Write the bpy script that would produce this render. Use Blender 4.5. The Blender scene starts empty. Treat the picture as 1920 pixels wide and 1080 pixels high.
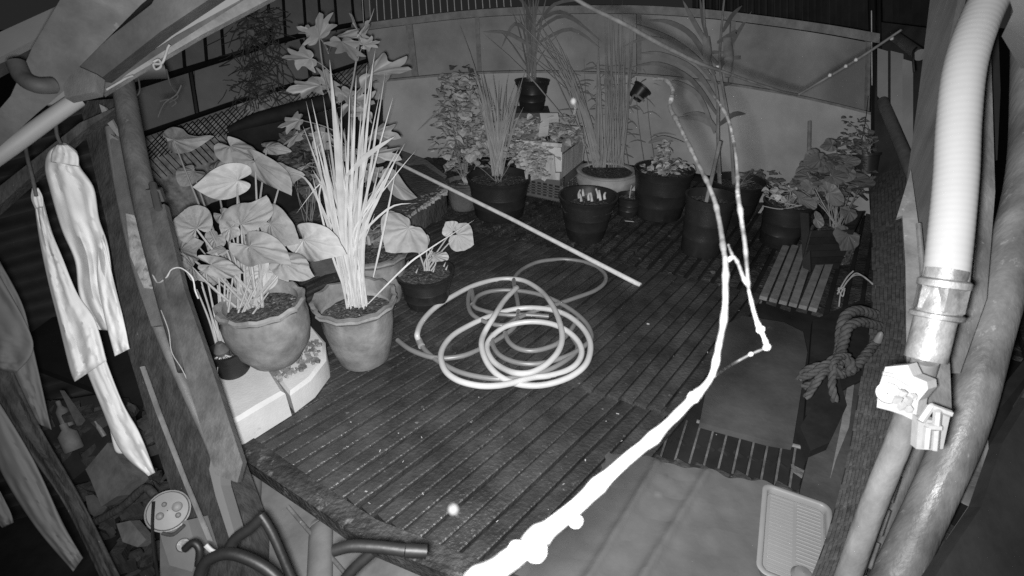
import bpy, math, random
from mathutils import Vector, Matrix, noise
rnd = random.Random(7)
scene = bpy.context.scene
COL = scene.collection
R = math.radians

# ------------------------------------------------------------------ camera, night world, infrared lamp, exposure
CAM_H, PITCH = 1.2, R(30.5)
cd = bpy.data.cameras.new("camera"); cam = bpy.data.objects.new("camera", cd); COL.objects.link(cam)
cd.sensor_width = 36; cd.lens = 18; cd.clip_start = 0.01; cd.clip_end = 200
cam.location = (0, 0, CAM_H); cam.rotation_euler = (R(90) - PITCH, 0, 0)
cd.dof.use_dof = True; cd.dof.focus_distance = 2.2; cd.dof.aperture_fstop = 7.0
scene.camera = cam

world = bpy.data.worlds.new("World"); scene.world = world; world.use_nodes = True
wn = world.node_tree; bg = wn.nodes["Background"]
bg.inputs["Color"].default_value = (1, 1, 1, 1); bg.inputs["Strength"].default_value = 0.013   # faint night sky glow

ld = bpy.data.lights.new("infrared_lamp", "SPOT"); lamp = bpy.data.objects.new("infrared_lamp", ld); COL.objects.link(lamp)
ld.energy = 200; ld.spot_size = R(128); ld.spot_blend = 1.0; ld.shadow_soft_size = 0.014
lamp.location = (-0.016, 0.0, CAM_H - 0.018); lamp.rotation_euler = (R(90) - PITCH + R(2), 0, R(-5))

vs = scene.view_settings
vs.view_transform = 'Standard'; vs.look = 'None'; vs.exposure = 0.45; vs.gamma = 1.0; vs.use_curve_mapping = False
scene.cycles.max_bounces = 5; scene.cycles.use_denoising = False

# ------------------------------------------------------------------ where a point of the photograph lies in the yard
CP, SP = math.cos(PITCH), math.sin(PITCH)
def ray(x, y):
    u = (x - 960) / 960; v = (540 - y) / 960
    return Vector((u, CP + SP * v, -SP + CP * v))
def P(x, y, d): return Vector((0, 0, CAM_H)) + ray(x, y) * d
def onz(x, y, z=0.0):
    r = ray(x, y); return Vector((0, 0, CAM_H)) + r * ((z - CAM_H) / r.z)
def onY(x, y, Y):
    r = ray(x, y); return r * (Y / r.y) + Vector((0, 0, CAM_H))
def proj(p):
    q = Vector(p) - Vector((0, 0, CAM_H)); d = q.y * CP - q.z * SP
    return 960 + 960 * q.x / d, 540 - 960 * (q.y * SP + q.z * CP) / d, d
def depth(p): return proj(p)[2]

# ------------------------------------------------------------------ materials (all grey: the camera sees infrared)
MATS = {}
def mat(name, c, rough=0.7, var=0.25, scale=8.0, bump=0.3, bscale=60.0, spec=0.3, metal=0.0, spots=0.0, stretch=None, spotscale=30.0, spotcol=0.5, bdist=0.003, world=0, wamt=0.5):
    if name in MATS: return MATS[name]
    m = bpy.data.materials.new(name); m.use_nodes = True; n = m.node_tree; L = n.links
    b = n.nodes["Principled BSDF"]; b.inputs["Roughness"].default_value = rough
    b.inputs["Metallic"].default_value = metal; b.inputs["Specular IOR Level"].default_value = spec
    tc = n.nodes.new("ShaderNodeTexCoord"); mp = n.nodes.new("ShaderNodeMapping"); L.new(tc.outputs["Object"], mp.inputs[0])
    if stretch: mp.inputs["Scale"].default_value = stretch
    oi = n.nodes.new("ShaderNodeObjectInfo"); ad = n.nodes.new("ShaderNodeVectorMath"); ad.operation = 'ADD'
    sc = n.nodes.new("ShaderNodeVectorMath"); sc.operation = 'SCALE'; sc.inputs[3].default_value = 37.0
    L.new(oi.outputs["Random"], sc.inputs[0]); L.new(mp.outputs[0], ad.inputs[0]); L.new(sc.outputs[0], ad.inputs[1])
    nz = n.nodes.new("ShaderNodeTexNoise"); nz.inputs["Scale"].default_value = scale; nz.inputs["Detail"].default_value = 6; nz.inputs["Roughness"].default_value = 0.65
    L.new(ad.outputs[0], nz.inputs["Vector"])
    cr = n.nodes.new("ShaderNodeValToRGB"); lo = max(0.003, c * (1 - var)); hi = min(0.95, c * (1 + var))
    cr.color_ramp.elements[0].position = 0.3; cr.color_ramp.elements[0].color = (lo, lo, lo, 1)
    cr.color_ramp.elements[1].position = 0.7; cr.color_ramp.elements[1].color = (hi, hi, hi, 1)
    L.new(nz.outputs["Fac"], cr.inputs[0]); out = cr.outputs[0]
    if spots > 0:
        n2 = n.nodes.new("ShaderNodeTexNoise"); n2.inputs["Scale"].default_value = spotscale; n2.inputs["Detail"].default_value = 5
        n2.inputs["Roughness"].default_value = 0.7
        L.new(ad.outputs[0], n2.inputs["Vector"])
        r2 = n.nodes.new("ShaderNodeValToRGB"); r2.color_ramp.elements[0].position = 0.72 - spots * 0.25; r2.color_ramp.elements[1].position = 0.78 - spots * 0.22
        mx = n.nodes.new("ShaderNodeMix"); mx.data_type = 'RGBA'; L.new(n2.outputs["Fac"], r2.inputs[0]); L.new(r2.outputs[0], mx.inputs[0])
        L.new(out, mx.inputs[6]); mx.inputs[7].default_value = (spotcol, spotcol, spotcol, 1); out = mx.outputs[2]
    if world:
        ge = n.nodes.new("ShaderNodeNewGeometry"); n4 = n.nodes.new("ShaderNodeTexNoise"); n4.inputs["Scale"].default_value = world; n4.inputs["Detail"].default_value = 7; n4.inputs["Roughness"].default_value = 0.62
        L.new(ge.outputs["Position"], n4.inputs["Vector"]); m4 = n.nodes.new("ShaderNodeMapRange"); m4.inputs[1].default_value = 0.32; m4.inputs[2].default_value = 0.68; m4.inputs[3].default_value = 1 - wamt; m4.inputs[4].default_value = 1 + wamt
        L.new(n4.outputs["Fac"], m4.inputs[0]); v4 = n.nodes.new("ShaderNodeVectorMath"); v4.operation = 'SCALE'; L.new(out, v4.inputs[0]); L.new(m4.outputs[0], v4.inputs[3]); out = v4.outputs[0]
        r4 = n.nodes.new("ShaderNodeMapRange"); r4.inputs[1].default_value = 0.35; r4.inputs[2].default_value = 0.65; r4.inputs[3].default_value = rough + .12; r4.inputs[4].default_value = max(.1, rough - .2); L.new(n4.outputs["Fac"], r4.inputs[0]); L.new(r4.outputs[0], b.inputs["Roughness"])
    L.new(out, b.inputs["Base Color"])
    if bump > 0:
        n3 = n.nodes.new("ShaderNodeTexNoise"); n3.inputs["Scale"].default_value = bscale; n3.inputs["Detail"].default_value = 4
        L.new(ad.outputs[0], n3.inputs["Vector"])
        bp = n.nodes.new("ShaderNodeBump"); bp.inputs["Strength"].default_value = bump; bp.inputs["Distance"].default_value = bdist
        L.new(n3.outputs["Fac"], bp.inputs["Height"]); L.new(bp.outputs[0], b.inputs["Normal"])
    MATS[name] = m; return m

def leafmat(name, c, veins=15.0, vein_gain=0.25):
    m = bpy.data.materials.new(name); m.use_nodes = True; n = m.node_tree; L = n.links
    b = n.nodes["Principled BSDF"]; b.inputs["Roughness"].default_value = 0.5; b.inputs["Specular IOR Level"].default_value = 0.25
    uv = n.nodes.new("ShaderNodeUVMap"); uv.uv_map = "UVMap"; sx = n.nodes.new("ShaderNodeSeparateXYZ"); L.new(uv.outputs[0], sx.inputs[0])
    at = n.nodes.new("ShaderNodeMath"); at.operation = 'ARCTAN2'; L.new(sx.outputs[1], at.inputs[0]); L.new(sx.outputs[0], at.inputs[1])
    mu = n.nodes.new("ShaderNodeMath"); mu.operation = 'MULTIPLY'; mu.inputs[1].default_value = veins; nw = n.nodes.new('ShaderNodeTexNoise'); nw.inputs['Scale'].default_value = 2.5; L.new(uv.outputs[0], nw.inputs['Vector']); nm_ = n.nodes.new('ShaderNodeMath'); nm_.operation = 'MULTIPLY_ADD'; nm_.inputs[1].default_value = 0.55; L.new(nw.outputs['Fac'], nm_.inputs[0]); L.new(at.outputs[0], nm_.inputs[2]); L.new(nm_.outputs[0], mu.inputs[0])
    co = n.nodes.new("ShaderNodeMath"); co.operation = 'COSINE'; L.new(mu.outputs[0], co.inputs[0])
    cr = n.nodes.new("ShaderNodeValToRGB"); cr.color_ramp.elements[0].position = 0.86; cr.color_ramp.elements[1].position = 1.0
    k = c * (1 + vein_gain); cr.color_ramp.elements[0].color = (c, c, c, 1); cr.color_ramp.elements[1].color = (k, k, k, 1)
    L.new(co.outputs[0], cr.inputs[0])
    tc = n.nodes.new("ShaderNodeTexCoord"); nz = n.nodes.new("ShaderNodeTexNoise"); nz.inputs["Scale"].default_value = 18; nz.inputs["Detail"].default_value = 5
    L.new(tc.outputs["Object"], nz.inputs["Vector"])
    mr = n.nodes.new("ShaderNodeMapRange"); mr.inputs[3].default_value = 0.55; mr.inputs[4].default_value = 1.35; L.new(nz.outputs["Fac"], mr.inputs[0])
    oi = n.nodes.new("ShaderNodeObjectInfo"); mr2 = n.nodes.new("ShaderNodeMapRange"); mr2.inputs[3].default_value = 0.78; mr2.inputs[4].default_value = 1.12
    L.new(oi.outputs["Random"], mr2.inputs[0]); mm = n.nodes.new("ShaderNodeMath"); mm.operation = 'MULTIPLY'
    L.new(mr.outputs[0], mm.inputs[0]); L.new(mr2.outputs[0], mm.inputs[1])
    vm = n.nodes.new("ShaderNodeVectorMath"); vm.operation = 'SCALE'; L.new(cr.outputs[0], vm.inputs[0]); L.new(mm.outputs[0], vm.inputs[3])
    L.new(vm.outputs[0], b.inputs["Base Color"])
    bp = n.nodes.new("ShaderNodeBump"); bp.inputs["Strength"].default_value = 0.35; bp.inputs["Distance"].default_value = 0.003
    L.new(co.outputs[0], bp.inputs["Height"]); L.new(bp.outputs[0], b.inputs["Normal"])
    MATS[name] = m; return m

M = dict(
    deck=mat("worn_dark_planks", 0.036, 0.50, 0.5, 9, 0.8, 90, 0.6, spots=0.30, spotscale=34, spotcol=0.13, bdist=0.006, world=3.2, wamt=.65),
    deckback=mat("grimy_planks", 0.036, 0.7, 0.7, 14, 0.9, 70, 0.3, spots=0.5, spotscale=18, spotcol=0.13, bdist=0.012, world=3.5, wamt=.6),
    under=mat("dark_void", 0.012, 0.9, 0.5, 6, 0.4, 30),
    ground=mat("dark_earth", 0.03, 0.9, 0.5, 5, 0.8, 30),
    wall=mat("cement_board", 0.38, 0.85, 0.12, 2.2, 0.3, 130, 0.1, spots=0.10, spotscale=45, spotcol=0.14, world=1.5, wamt=.28),
    wallup=mat("cement_panel", 0.26, 0.85, 0.10, 3, 0.3, 130, 0.1, world=2.2, wamt=.3),
    cap=mat("cap_rail", 0.22, 0.8, 0.3, 12, 0.4, 80, 0.1),
    batten=mat("batten", 0.2, 0.8, 0.3, 20, 0.4, 80, 0.1),
    picket=mat("pale_bar", 0.5, 0.7, 0.2, 20, 0.1, 80),
    blackm=mat("black_steel", 0.008, 0.5, 0.3, 20, 0.2, 80, 0.25),
    panel=mat("old_panel", 0.2, 0.85, 0.16, 5, 0.3, 90, 0.1),
    mesh=mat("mesh_backing", 0.3, 0.85, 0.55, 22, 0.8, 60, 0.1),
    black=mat("black_plastic", 0.020, 0.42, 0.3, 10, 0.15, 60, 0.35, spots=0.12, spotcol=0.06, spotscale=40),
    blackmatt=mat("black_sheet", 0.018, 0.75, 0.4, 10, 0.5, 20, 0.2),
    terra=mat("terracotta", 0.19, 0.8, 0.25, 9, 0.5, 60, 0.15, spots=0.22, spotscale=14, spotcol=0.22, world=14, wamt=.3),
    terra2=mat("pale_clay", 0.33, 0.85, 0.25, 9, 0.4, 60, 0.1, spots=0.2, spotscale=12, spotcol=0.2),
    soil=mat("soil", 0.07, 0.95, 0.7, 60, 1.0, 90, 0.1, spots=0.5, spotscale=70, spotcol=0.30, bdist=0.01),
    foam=mat("white_foam", 0.5, 0.8, 0.12, 7, 0.3, 140, 0.1, spots=0.22, spotscale=12, spotcol=0.30),
    foam2=mat("stained_foam", 0.42, 0.85, 0.35, 9, 0.4, 120, 0.1, stretch=(3, 3, .6), spots=0.4, spotscale=9, spotcol=0.12),
    foamdirt=mat("dirty_foam", 0.17, 0.9, 0.6, 18, 0.8, 70, 0.1, spots=0.5, spotscale=30, spotcol=0.4),
    hose=mat("pale_hose", 0.46, 0.35, 0.14, 7, 0.1, 50, 0.5, spots=.08, spotscale=60, spotcol=.2),
    hosed=mat("grey_hose", 0.17, 0.35, 0.18, 6, 0.0, 50, 0.5),
    pole=mat("pale_pole", 0.60, 0.55, 0.22, 30, 0.3, 120, 0.3, spots=0.15, spotscale=50, spotcol=0.3),
    cloth=mat("white_cloth", 0.42, 0.92, 0.05, 4, 0.22, 20, 0.03, bdist=.004),
    clothg=mat("grey_cloth", 0.11, 0.92, 0.08, 4, 0.22, 20, 0.03, bdist=.004),
    wood=mat("dark_timber", 0.038, 0.85, 0.5, 7, 0.7, 30, 0.15, stretch=(6, 6, 0.8), spots=0.12, spotscale=9, spotcol=0.25, bdist=0.004),
    log=mat("grey_log", 0.048, 0.8, 0.35, 8, 0.5, 45, 0.2, stretch=(5, 5, 0.45), spots=.2, spotscale=10, spotcol=.09, world=5, wamt=.35),
    beam=mat("painted_beam", 0.052, 0.7, 0.3, 7, 0.5, 60, 0.25, spots=0.25, spotscale=16, spotcol=0.12, world=4, wamt=.4),
    gutter=mat("pale_gutter", 0.2, 0.6, 0.10, 4, 0.1, 60, 0.3),
    white=mat("white_plastic", 0.24, 0.5, 0.1, 30, 0.25, 80, 0.4),
    conduit=mat("grey_conduit", 0.23, 0.30, 0.05, 8, 0.0, 50, 0.5),
    metal=mat("galvanised", 0.17, 0.5, 0.5, 26, 0.6, 90, 0.5, metal=0.3, spots=0.3, spotscale=30, spotcol=0.12),
    pipe=mat("grey_pipe", 0.14, 0.5, 0.38, 12, 0.55, 90, 0.4, stretch=(1, 1, .5), spots=0.36, spotscale=34, spotcol=0.26, world=6, wamt=.3),
    pipe2=mat("scuffed_pole", 0.14, 0.5, 0.42, 9, 0.6, 70, 0.4, stretch=(1.5, 1.5, 0.35), spots=0.40, spotscale=26, spotcol=0.24, world=5, wamt=.3),
    gpanel=mat("grey_side_panel", 0.09, 0.6, 0.2, 5, 0.3, 60, 0.3, stretch=(8, 8, 0.5), spots=.15, spotscale=20, spotcol=.14, world=4, wamt=.25),
    tarp=mat("grey_tarp", 0.085, 0.7, 0.10, 12, 0.35, 45, 0.2, spots=0.05, spotscale=60, spotcol=0.22, bdist=0.003, world=2.5, wamt=.18),
    lid=mat("smooth_lid", 0.052, 0.7, 0.3, 5, 0.35, 60, 0.25, spots=.22, spotscale=24, spotcol=.09, world=4, wamt=.35),
    slat=mat("pale_slat", 0.17, 0.8, 0.3, 20, 0.4, 80, 0.1),
    woven=mat("woven_strip", 0.085, 0.8, 0.5, 30, 0.5, 80, 0.1),
    barkdim=mat("dimmed_mottled_bark", 0.055, 0.8, 0.6, 40, 0.8, 60, 0.15, spots=0.55, spotscale=22, spotcol=0.14),  # darker copy of branch bark: upper limbs' fainter light put into colour, plus mottling
    twig=mat("twig_bark", 0.035, 0.7, 0.4, 30, 0.6, 60, 0.2),
    rope=mat("hemp_rope", 0.055, 0.95, 0.4, 40, 0.9, 160, 0.05),
    twine=mat("pale_twine", 0.22, 0.8, 0.2, 40, 0.3, 160, 0.1),
    branch=mat("pale_bark", 0.11, 0.7, 0.25, 30, 0.6, 60, 0.2),
    stem=mat("pale_stem", 0.32, 0.6, 0.2, 20, 0.1, 60, 0.2),
    dstem=mat("dim_stem", 0.22, 0.7, 0.3, 20, 0.1, 60, 0.2),
    tray=mat("tray_plastic", 0.19, 0.4, 0.08, 6, 0.0, 60, 0.4),
    shade=mat("dark_corrugated", 0.035, 0.6, 0.4, 5, 0.4, 30, 0.3),
    litter=mat("dry_litter", 0.45, 0.8, 0.4, 20, 0.3, 60),
    lower=mat("lower_sheet", 0.14, .7, .3, 6, .3, 40, .2),
    clutter=mat("grey_clutter", 0.09, 0.7, 0.4, 16, 0.5, 50, 0.2),
    concrete=mat("rough_concrete", 0.10, 0.9, 0.4, 7, 0.8, 50, 0.1, spots=0.15, spotscale=20, spotcol=0.28, bdist=0.01),
    applc=mat("appliance_grey", 0.13, 0.5, 0.12, 10, 0.1, 60, 0.3),
)
leafmat("broad_leaf", 0.37, 12, 0.09); leafmat("lobed_leaf", 0.26, 5, 0.3); leafmat("dim_leaf", 0.14, 9, 0.3)
leafmat("herb_leaf", 0.42, 5, 0.25); leafmat("blade", 0.38, 3, 0.1); leafmat("dim_blade", 0.27, 3, 0.1); leafmat("orchid_blade", 0.19, 3, 0.1)
BL, LL, DL, HL, BD, DB, OB = (MATS[k] for k in ("broad_leaf", "lobed_leaf", "dim_leaf", "herb_leaf", "blade", "dim_blade", "orchid_blade"))

# ------------------------------------------------------------------ mesh collector
class MB:
    def __init__(s): s.v = []; s.f = []; s.uv = {}
    def add(s, vs, fs):
        o = len(s.v); s.v += [Vector(a) for a in vs]; s.f += [tuple(i + o for i in f) for f in fs]; return s
    def mesh(s, name, material, smooth=35):
        me = bpy.data.meshes.new(name); me.from_pydata([tuple(a) for a in s.v], [], s.f); me.update()
        if s.uv:
            ul = me.uv_layers.new(name="UVMap")
            for lp in me.loops: ul.data[lp.index].uv = s.uv.get(lp.vertex_index, (0.5, 0.5))
        if material: me.materials.append(material)
        if smooth and len(me.polygons):
            me.polygons.foreach_set("use_smooth", [True] * len(me.polygons))
            me.set_sharp_from_angle(angle=R(smooth))
        return me
    def build(s, name, material, parent=None, smooth=35, origin=None, kind=None):
        if origin is None:
            n = max(1, len(s.v)); c = sum(s.v, Vector()) / n; origin = Vector((c.x, c.y, min(a.z for a in s.v)))
        s.v = [a - origin for a in s.v]
        me = s.mesh(name, material, smooth)
        o = bpy.data.objects.new(name, me); COL.objects.link(o)
        if parent is not None:
            o.parent = parent; o.location = origin - parent.matrix_basis.translation - (parent.parent.matrix_basis.translation if parent.parent else Vector())
        else: o.location = origin
        if kind: o["kind"] = kind
        return o
    def box(s, c, sx, sy, sz, rz=0.0, jit=0.0):
        c = Vector(c); m = Matrix.Rotation(rz, 3, 'Z'); vs = []
        for z in (-1, 1):
            for (x, y) in ((-1, -1), (1, -1), (1, 1), (-1, 1)):
                vs.append(c + m @ Vector((x * sx / 2, y * sy / 2, z * sz / 2)) + Vector([rnd.uniform(-jit, jit) for _ in range(3)]))
        return s.add(vs, [(0, 3, 2, 1), (4, 5, 6, 7), (0, 1, 5, 4), (1, 2, 6, 5), (2, 3, 7, 6), (3, 0, 4, 7)])
    def prism(s, pts, off):
        """polygon pts pushed along off (vector)"""
        n = len(pts); off = Vector(off); pts = [Vector(p) for p in pts]
        s.add(pts + [p + off for p in pts], [tuple(range(n)), tuple(range(2 * n - 1, n - 1, -1))] + [(i, i + n, (i + 1) % n + n, (i + 1) % n) for i in range(n)])
        return s
    def tube(s, pts, rad, seg=8, smooth=0, closed=False, flat=1.0):
        pts = [Vector(p) for p in pts]
        if not hasattr(rad, "__len__"): rad = [rad] * len(pts)
        if smooth: pts, rad = crom(pts, rad, smooth)
        n = len(pts); vs = []; prev = None
        for i, p in enumerate(pts):
            t = (pts[min(i + 1, n - 1)] - pts[max(i - 1, 0)]).normalized()
            if prev is None:
                a = Vector((0, 0, 1)) if abs(t.z) < 0.9 else Vector((1, 0, 0)); prev = t.cross(a).normalized()
            nn = (prev - t * prev.dot(t)).normalized(); bb = t.cross(nn); prev = nn
            for k in range(seg):
                th = 2 * math.pi * k / seg; vs.append(p + (nn * math.cos(th) + bb * math.sin(th) * flat) * rad[i])
        fs = [(i * seg + k, i * seg + (k + 1) % seg, (i + 1) * seg + (k + 1) % seg, (i + 1) * seg + k) for i in range(n - 1) for k in range(seg)]
        fs += [tuple(range(seg - 1, -1, -1)), tuple((n - 1) * seg + k for k in range(seg))]
        return s.add(vs, fs)
    def lathe(s, prof, c, axis=(0, 0, 1), seg=32, wob=None, cap=True):
        c = Vector(c); q = Vector((0, 0, 1)).rotation_difference(Vector(axis).normalized()); vs = []
        for j, (r, z) in enumerate(prof):
            for k in range(seg):
                th = 2 * math.pi * k / seg; rr = r; zz = z
                if wob: rr, zz = wob(j, th, r, z)
                vs.append(c + q @ Vector((rr * math.cos(th), rr * math.sin(th), zz)))
        n = len(prof)
        fs = [(i * seg + k, i * seg + (k + 1) % seg, (i + 1) * seg + (k + 1) % seg, (i + 1) * seg + k) for i in range(n - 1) for k in range(seg)]
        if cap: fs += [tuple(range(seg - 1, -1, -1)), tuple((n - 1) * seg + k for k in range(seg))]
        return s.add(vs, fs)

def crom(pts, rad, n):
    P_, R_ = [], []; m = len(pts)
    for i in range(m - 1):
        a, b, c, d = pts[max(i - 1, 0)], pts[i], pts[i + 1], pts[min(i + 2, m - 1)]
        for k in range(n):
            t = k / n; t2 = t * t; t3 = t2 * t
            P_.append(0.5 * ((2 * b) + (c - a) * t + (2 * a - 5 * b + 4 * c - d) * t2 + (3 * b - a - 3 * c + d) * t3))
            R_.append(rad[i] * (1 - t) + rad[i + 1] * t)
    P_.append(pts[-1]); R_.append(rad[-1]); return P_, R_

def thing(name, label, cat, loc=(0, 0, 0), group=None):
    o = bpy.data.objects.new(name, None); COL.objects.link(o); o.location = loc; o.empty_display_size = 0.05
    o["label"] = label; o["category"] = cat
    if group: o["group"] = group
    return o
def tag(o, label, cat, group=None):
    o["label"] = label; o["category"] = cat
    if group: o["group"] = group
    return o
def inst(me, name, parent, mw):
    """object sharing mesh me placed with world matrix mw under parent (parents carry location only)"""
    o = bpy.data.objects.new(name, me); COL.objects.link(o)
    o.parent = parent
    off = Vector()
    q = parent
    while q is not None: off += q.matrix_basis.translation; q = q.parent
    o.matrix_basis = Matrix.Translation(-off) @ mw
    return o
def slab(pts, thick):
    """flat board seen at these pixel/depth points (brought onto one plane), thickness away from the lens"""
    w = [P(*p) for p in pts]; c = sum(w, Vector()) / len(w); n = Vector()
    for a, b in zip(w, w[1:] + w[:1]): n += (a - c).cross(b - c)
    n.normalize(); O = Vector((0, 0, CAM_H)); fl = []
    for p, q in zip(w, pts):
        ry = ray(q[0], q[1]); dn = ry.dot(n)
        if abs(dn) > 0.12 * ry.length:
            t = (c - O).dot(n) / dn; t = min(max(t, q[2] * .8), q[2] * 1.25); fl.append(O + ry * t)
        else: fl.append(p)
    if n.dot(c - O) < 0: n = -n
    return MB().prism(fl, n * thick)
def rounded(pts, w, seg=8): return pts

# ================================================================== THE SETTING
s = MB(); s.box((0, 6, -1.05), 60, 60, 0.1); s.build("ground", M['ground'], kind='structure')

# back wall: columns (base pixel, top pixel)
WC = [((725, 296), (676, 44)), ((850, 290), (830, 24)), ((960, 290), (950, 14)), ((1080, 296), (1080, 10)), ((1200, 306), (1200, 10)), ((1320, 322), (1330, 18)),
      ((1440, 345), (1450, 32)), ((1540, 372), (1550, 46)), ((1634, 402), (1642, 62))]
WB = [onz(*b) for b, t in WC]; WT = [onY(t[0], t[1], b.y) for (bb, t), b in zip(WC, WB)]
def wpt(u, w, off=0.0):
    i = min(int(u), len(WB) - 2); t = u - i
    def cr4(A):
        a, b, c, d = A[max(i - 1, 0)], A[i], A[i + 1], A[min(i + 2, len(A) - 1)]
        return 0.5 * ((2 * b) + (c - a) * t + (2 * a - 5 * b + 4 * c - d) * t * t + (3 * b - a - 3 * c + d) * t ** 3)
    p = cr4(WB).lerp(cr4(WT), w); p.y += off; return p
def wstrip(w0, w1, o0, thick, n=48, u0=0.0, u1=8.0):
    s = MB(); vs = []; fs = []
    for k in range(n + 1):
        u = u0 + (u1 - u0) * k / n - (1e-6 if k == n else 0)
        vs += [wpt(u, w0, o0), wpt(u, w1, o0), wpt(u, w1, o0 + thick), wpt(u, w0, o0 + thick)]
    for k in range(n):
        a = 4 * k; b = a + 4
        fs += [(a, a + 1, b + 1, b), (a + 1, a + 2, b + 2, b + 1), (a + 2, a + 3, b + 3, b + 2), (a + 3, a, b, b + 3)]
    fs += [(3, 2, 1, 0), (4 * n, 4 * n + 1, 4 * n + 2, 4 * n + 3)]
    return s.add(vs, fs)
WL = 0.60
wall = thing("wall", "long pale cement board wall closing the back of the yard", "wall", wpt(4, 0))
def wind(a, b):
    a.build(b[0], b[1], wall)
wind(wstrip(-0.02, WL, 0.0, 0.08), ("lower_panel", M['wall']))
for (a, b) in ((0, 0.58), (0.6, 1.5), (1.52, 3.97), (3.99, 5.35), (5.37, 7.8)):
    wind(wstrip(WL + 0.004, 0.95, 0.018, 0.05, 14, a, b), ("panel", M['wallup']))
wind(wstrip(0.955, 1.0, -0.035, 0.13), ("cap_rail", M['cap']))
wind(wstrip(WL - 0.012, WL + 0.002, -0.006, 0.02), ("ledge", M['cap']))
for u in (0.57, 1.48, 3.95, 5.33, 7.78):
    wind(wstrip(WL + 0.006, 0.953, -0.004, 0.03, 2, u, u + 0.07), ("batten", M['batten']))

# fences beyond the wall top
pf = thing("picket_fence", "row of thin pale vertical bars standing above the back wall cap", "fence", wpt(1, 1, 0.25))
k = 0
x = 682.0
while x < 965:
    yb = 40 - (x - 690) * 0.09
    p0 = onY(x, yb + 6, 4.55); p1 = onY(x - 5, -40, 4.55)
    MB().tube([p0, p1], 0.0042, 5).build("bar", M['picket'], pf); x += 13.2
MB().tube([onY(660, 50, 4.58), onY(980, 22, 4.58)], 0.02, 6).build("rail", M['batten'], pf)
cs = thing("corrugated_fence", "dark corrugated sheets behind the wall on the far right", "fence", (2.6, 5.2, 0))
for i in range(9):
    x0 = 1300 + i * 52
    s = MB(); vs = []; n = 12
    for k in range(n + 1):
        q0 = onY(x0 + k * 50 / n, 90, 4.9 - i * 0.12); q1 = onY(x0 + k * 50 / n, -90, 4.9 - i * 0.12)
        dy = 0.02 * math.cos(k * math.pi / 1.5); q0.y += dy; q1.y += dy
        vs += [q0, q1, q1 + Vector((0, .01, 0)), q0 + Vector((0, .01, 0))]
    s.add(vs, [(4 * k + j, 4 * k + (j + 1) % 4, 4 * k + 4 + (j + 1) % 4, 4 * k + 4 + j) for k in range(n) for j in range(4)]); s.build("sheet", M['shade'], cs)

# left fence of black steel over grey panels
FD = lambda x: 2.9 + (x - 250) / 440 * 1.35
lf = thing("panel_fence", "black steel framed fence with grey panels along the left side", "fence", P(480, 300, 3.4))
def fp(x, y, o=0.0): return P(x, y, FD(x) + o)
def rail(pts, r, name="rail", m=None): MB().tube([fp(*p) for p in pts], r, 6, 4).build(name, m or M['blackm'], lf)
rail([(230, 170), (290, 150), (460, 97), (551, 70), (640, 50), (690, 42)], 0.019)
rail([(240, 262), (318, 235), (460, 186), (566, 154), (690, 113)], 0.016)
yr1 = lambda x: 150 - (x - 290) * 0.275 if x < 690 else 42
yr2 = lambda x: 238 - (x - 318) * 0.335
for x, y0, y1 in ((297, 60, 148), (347, 52, 134), (388, 40, 122), (420, 28, 112), (473, 14, 94), (508, -20, 84), (536, -30, 80), (574, -30, 66), (602, -30, 60), (632, -30, 52), (664, -30, 46), (683, -30, 42)):
    MB().tube([fp(x - 8, y0 - 20), fp(x, y1)], 0.011, 6).build("bar", M['blackm'], lf)
for x0, x1 in ((357, 371), (565, 585), (676, 690)):
    MB().tube([fp(x0, yr1(x0)), fp(x1, yr2(x1))], 0.014, 6).build("bar", M['blackm'], lf)
pr = 230
for i, x in enumerate((230, 297, 347, 388, 420, 473, 508, 536, 574, 602, 632, 664, 700)):
    if i: slab([(pr + 1, yr1(pr) + 10, FD(pr) + 0.09), (x - 2, yr1(x) + 8, FD(x) + 0.09), (x - 10, -60, FD(x) + 0.09), (pr - 8, -60, FD(pr) + 0.09)], 0.012).build("board", M['panel'], lf)
    pr = x
for a, b in ((230, 363), (365, 573), (575, 700)):
    slab([(a, yr1(a) + 2, FD(a) + 0.06), (b, yr1(b) + 2, FD(b) + 0.06), (b + 6, yr2(b) + 6, FD(b) + 0.06), (a + 6, yr2(a) + 12, FD(a) + 0.06)], 0.012).build("panel", M['panel'], lf)
# mesh band under the lower rail
slab([(240, 262, FD(240) + 0.14), (700, 105, FD(700) + 0.14), (715, 300, FD(715) + 0.14), (300, 420, FD(300) + 0.14)], 0.02).build("mesh_backing", M['mesh'], lf)
for i in range(44):
    x = 240 + i * 11.0
    for sg in (1, -1):
        a = (x, yr2(x) + 4); b = (x + sg * 62, yr2(x) + 70)
        if 235 < b[0] < 705 and x < 700: MB().tube([fp(a[0], a[1], 0.02), fp(b[0], b[1], 0.02 + 0.006 * sg)], 0.0035, 4).build("wire", M['blackm'], lf)
MB().tube([fp(511, 155, -.05), fp(520, 200, -.05)], 0.012, 8).build("post", M['metal'], lf)

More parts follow.
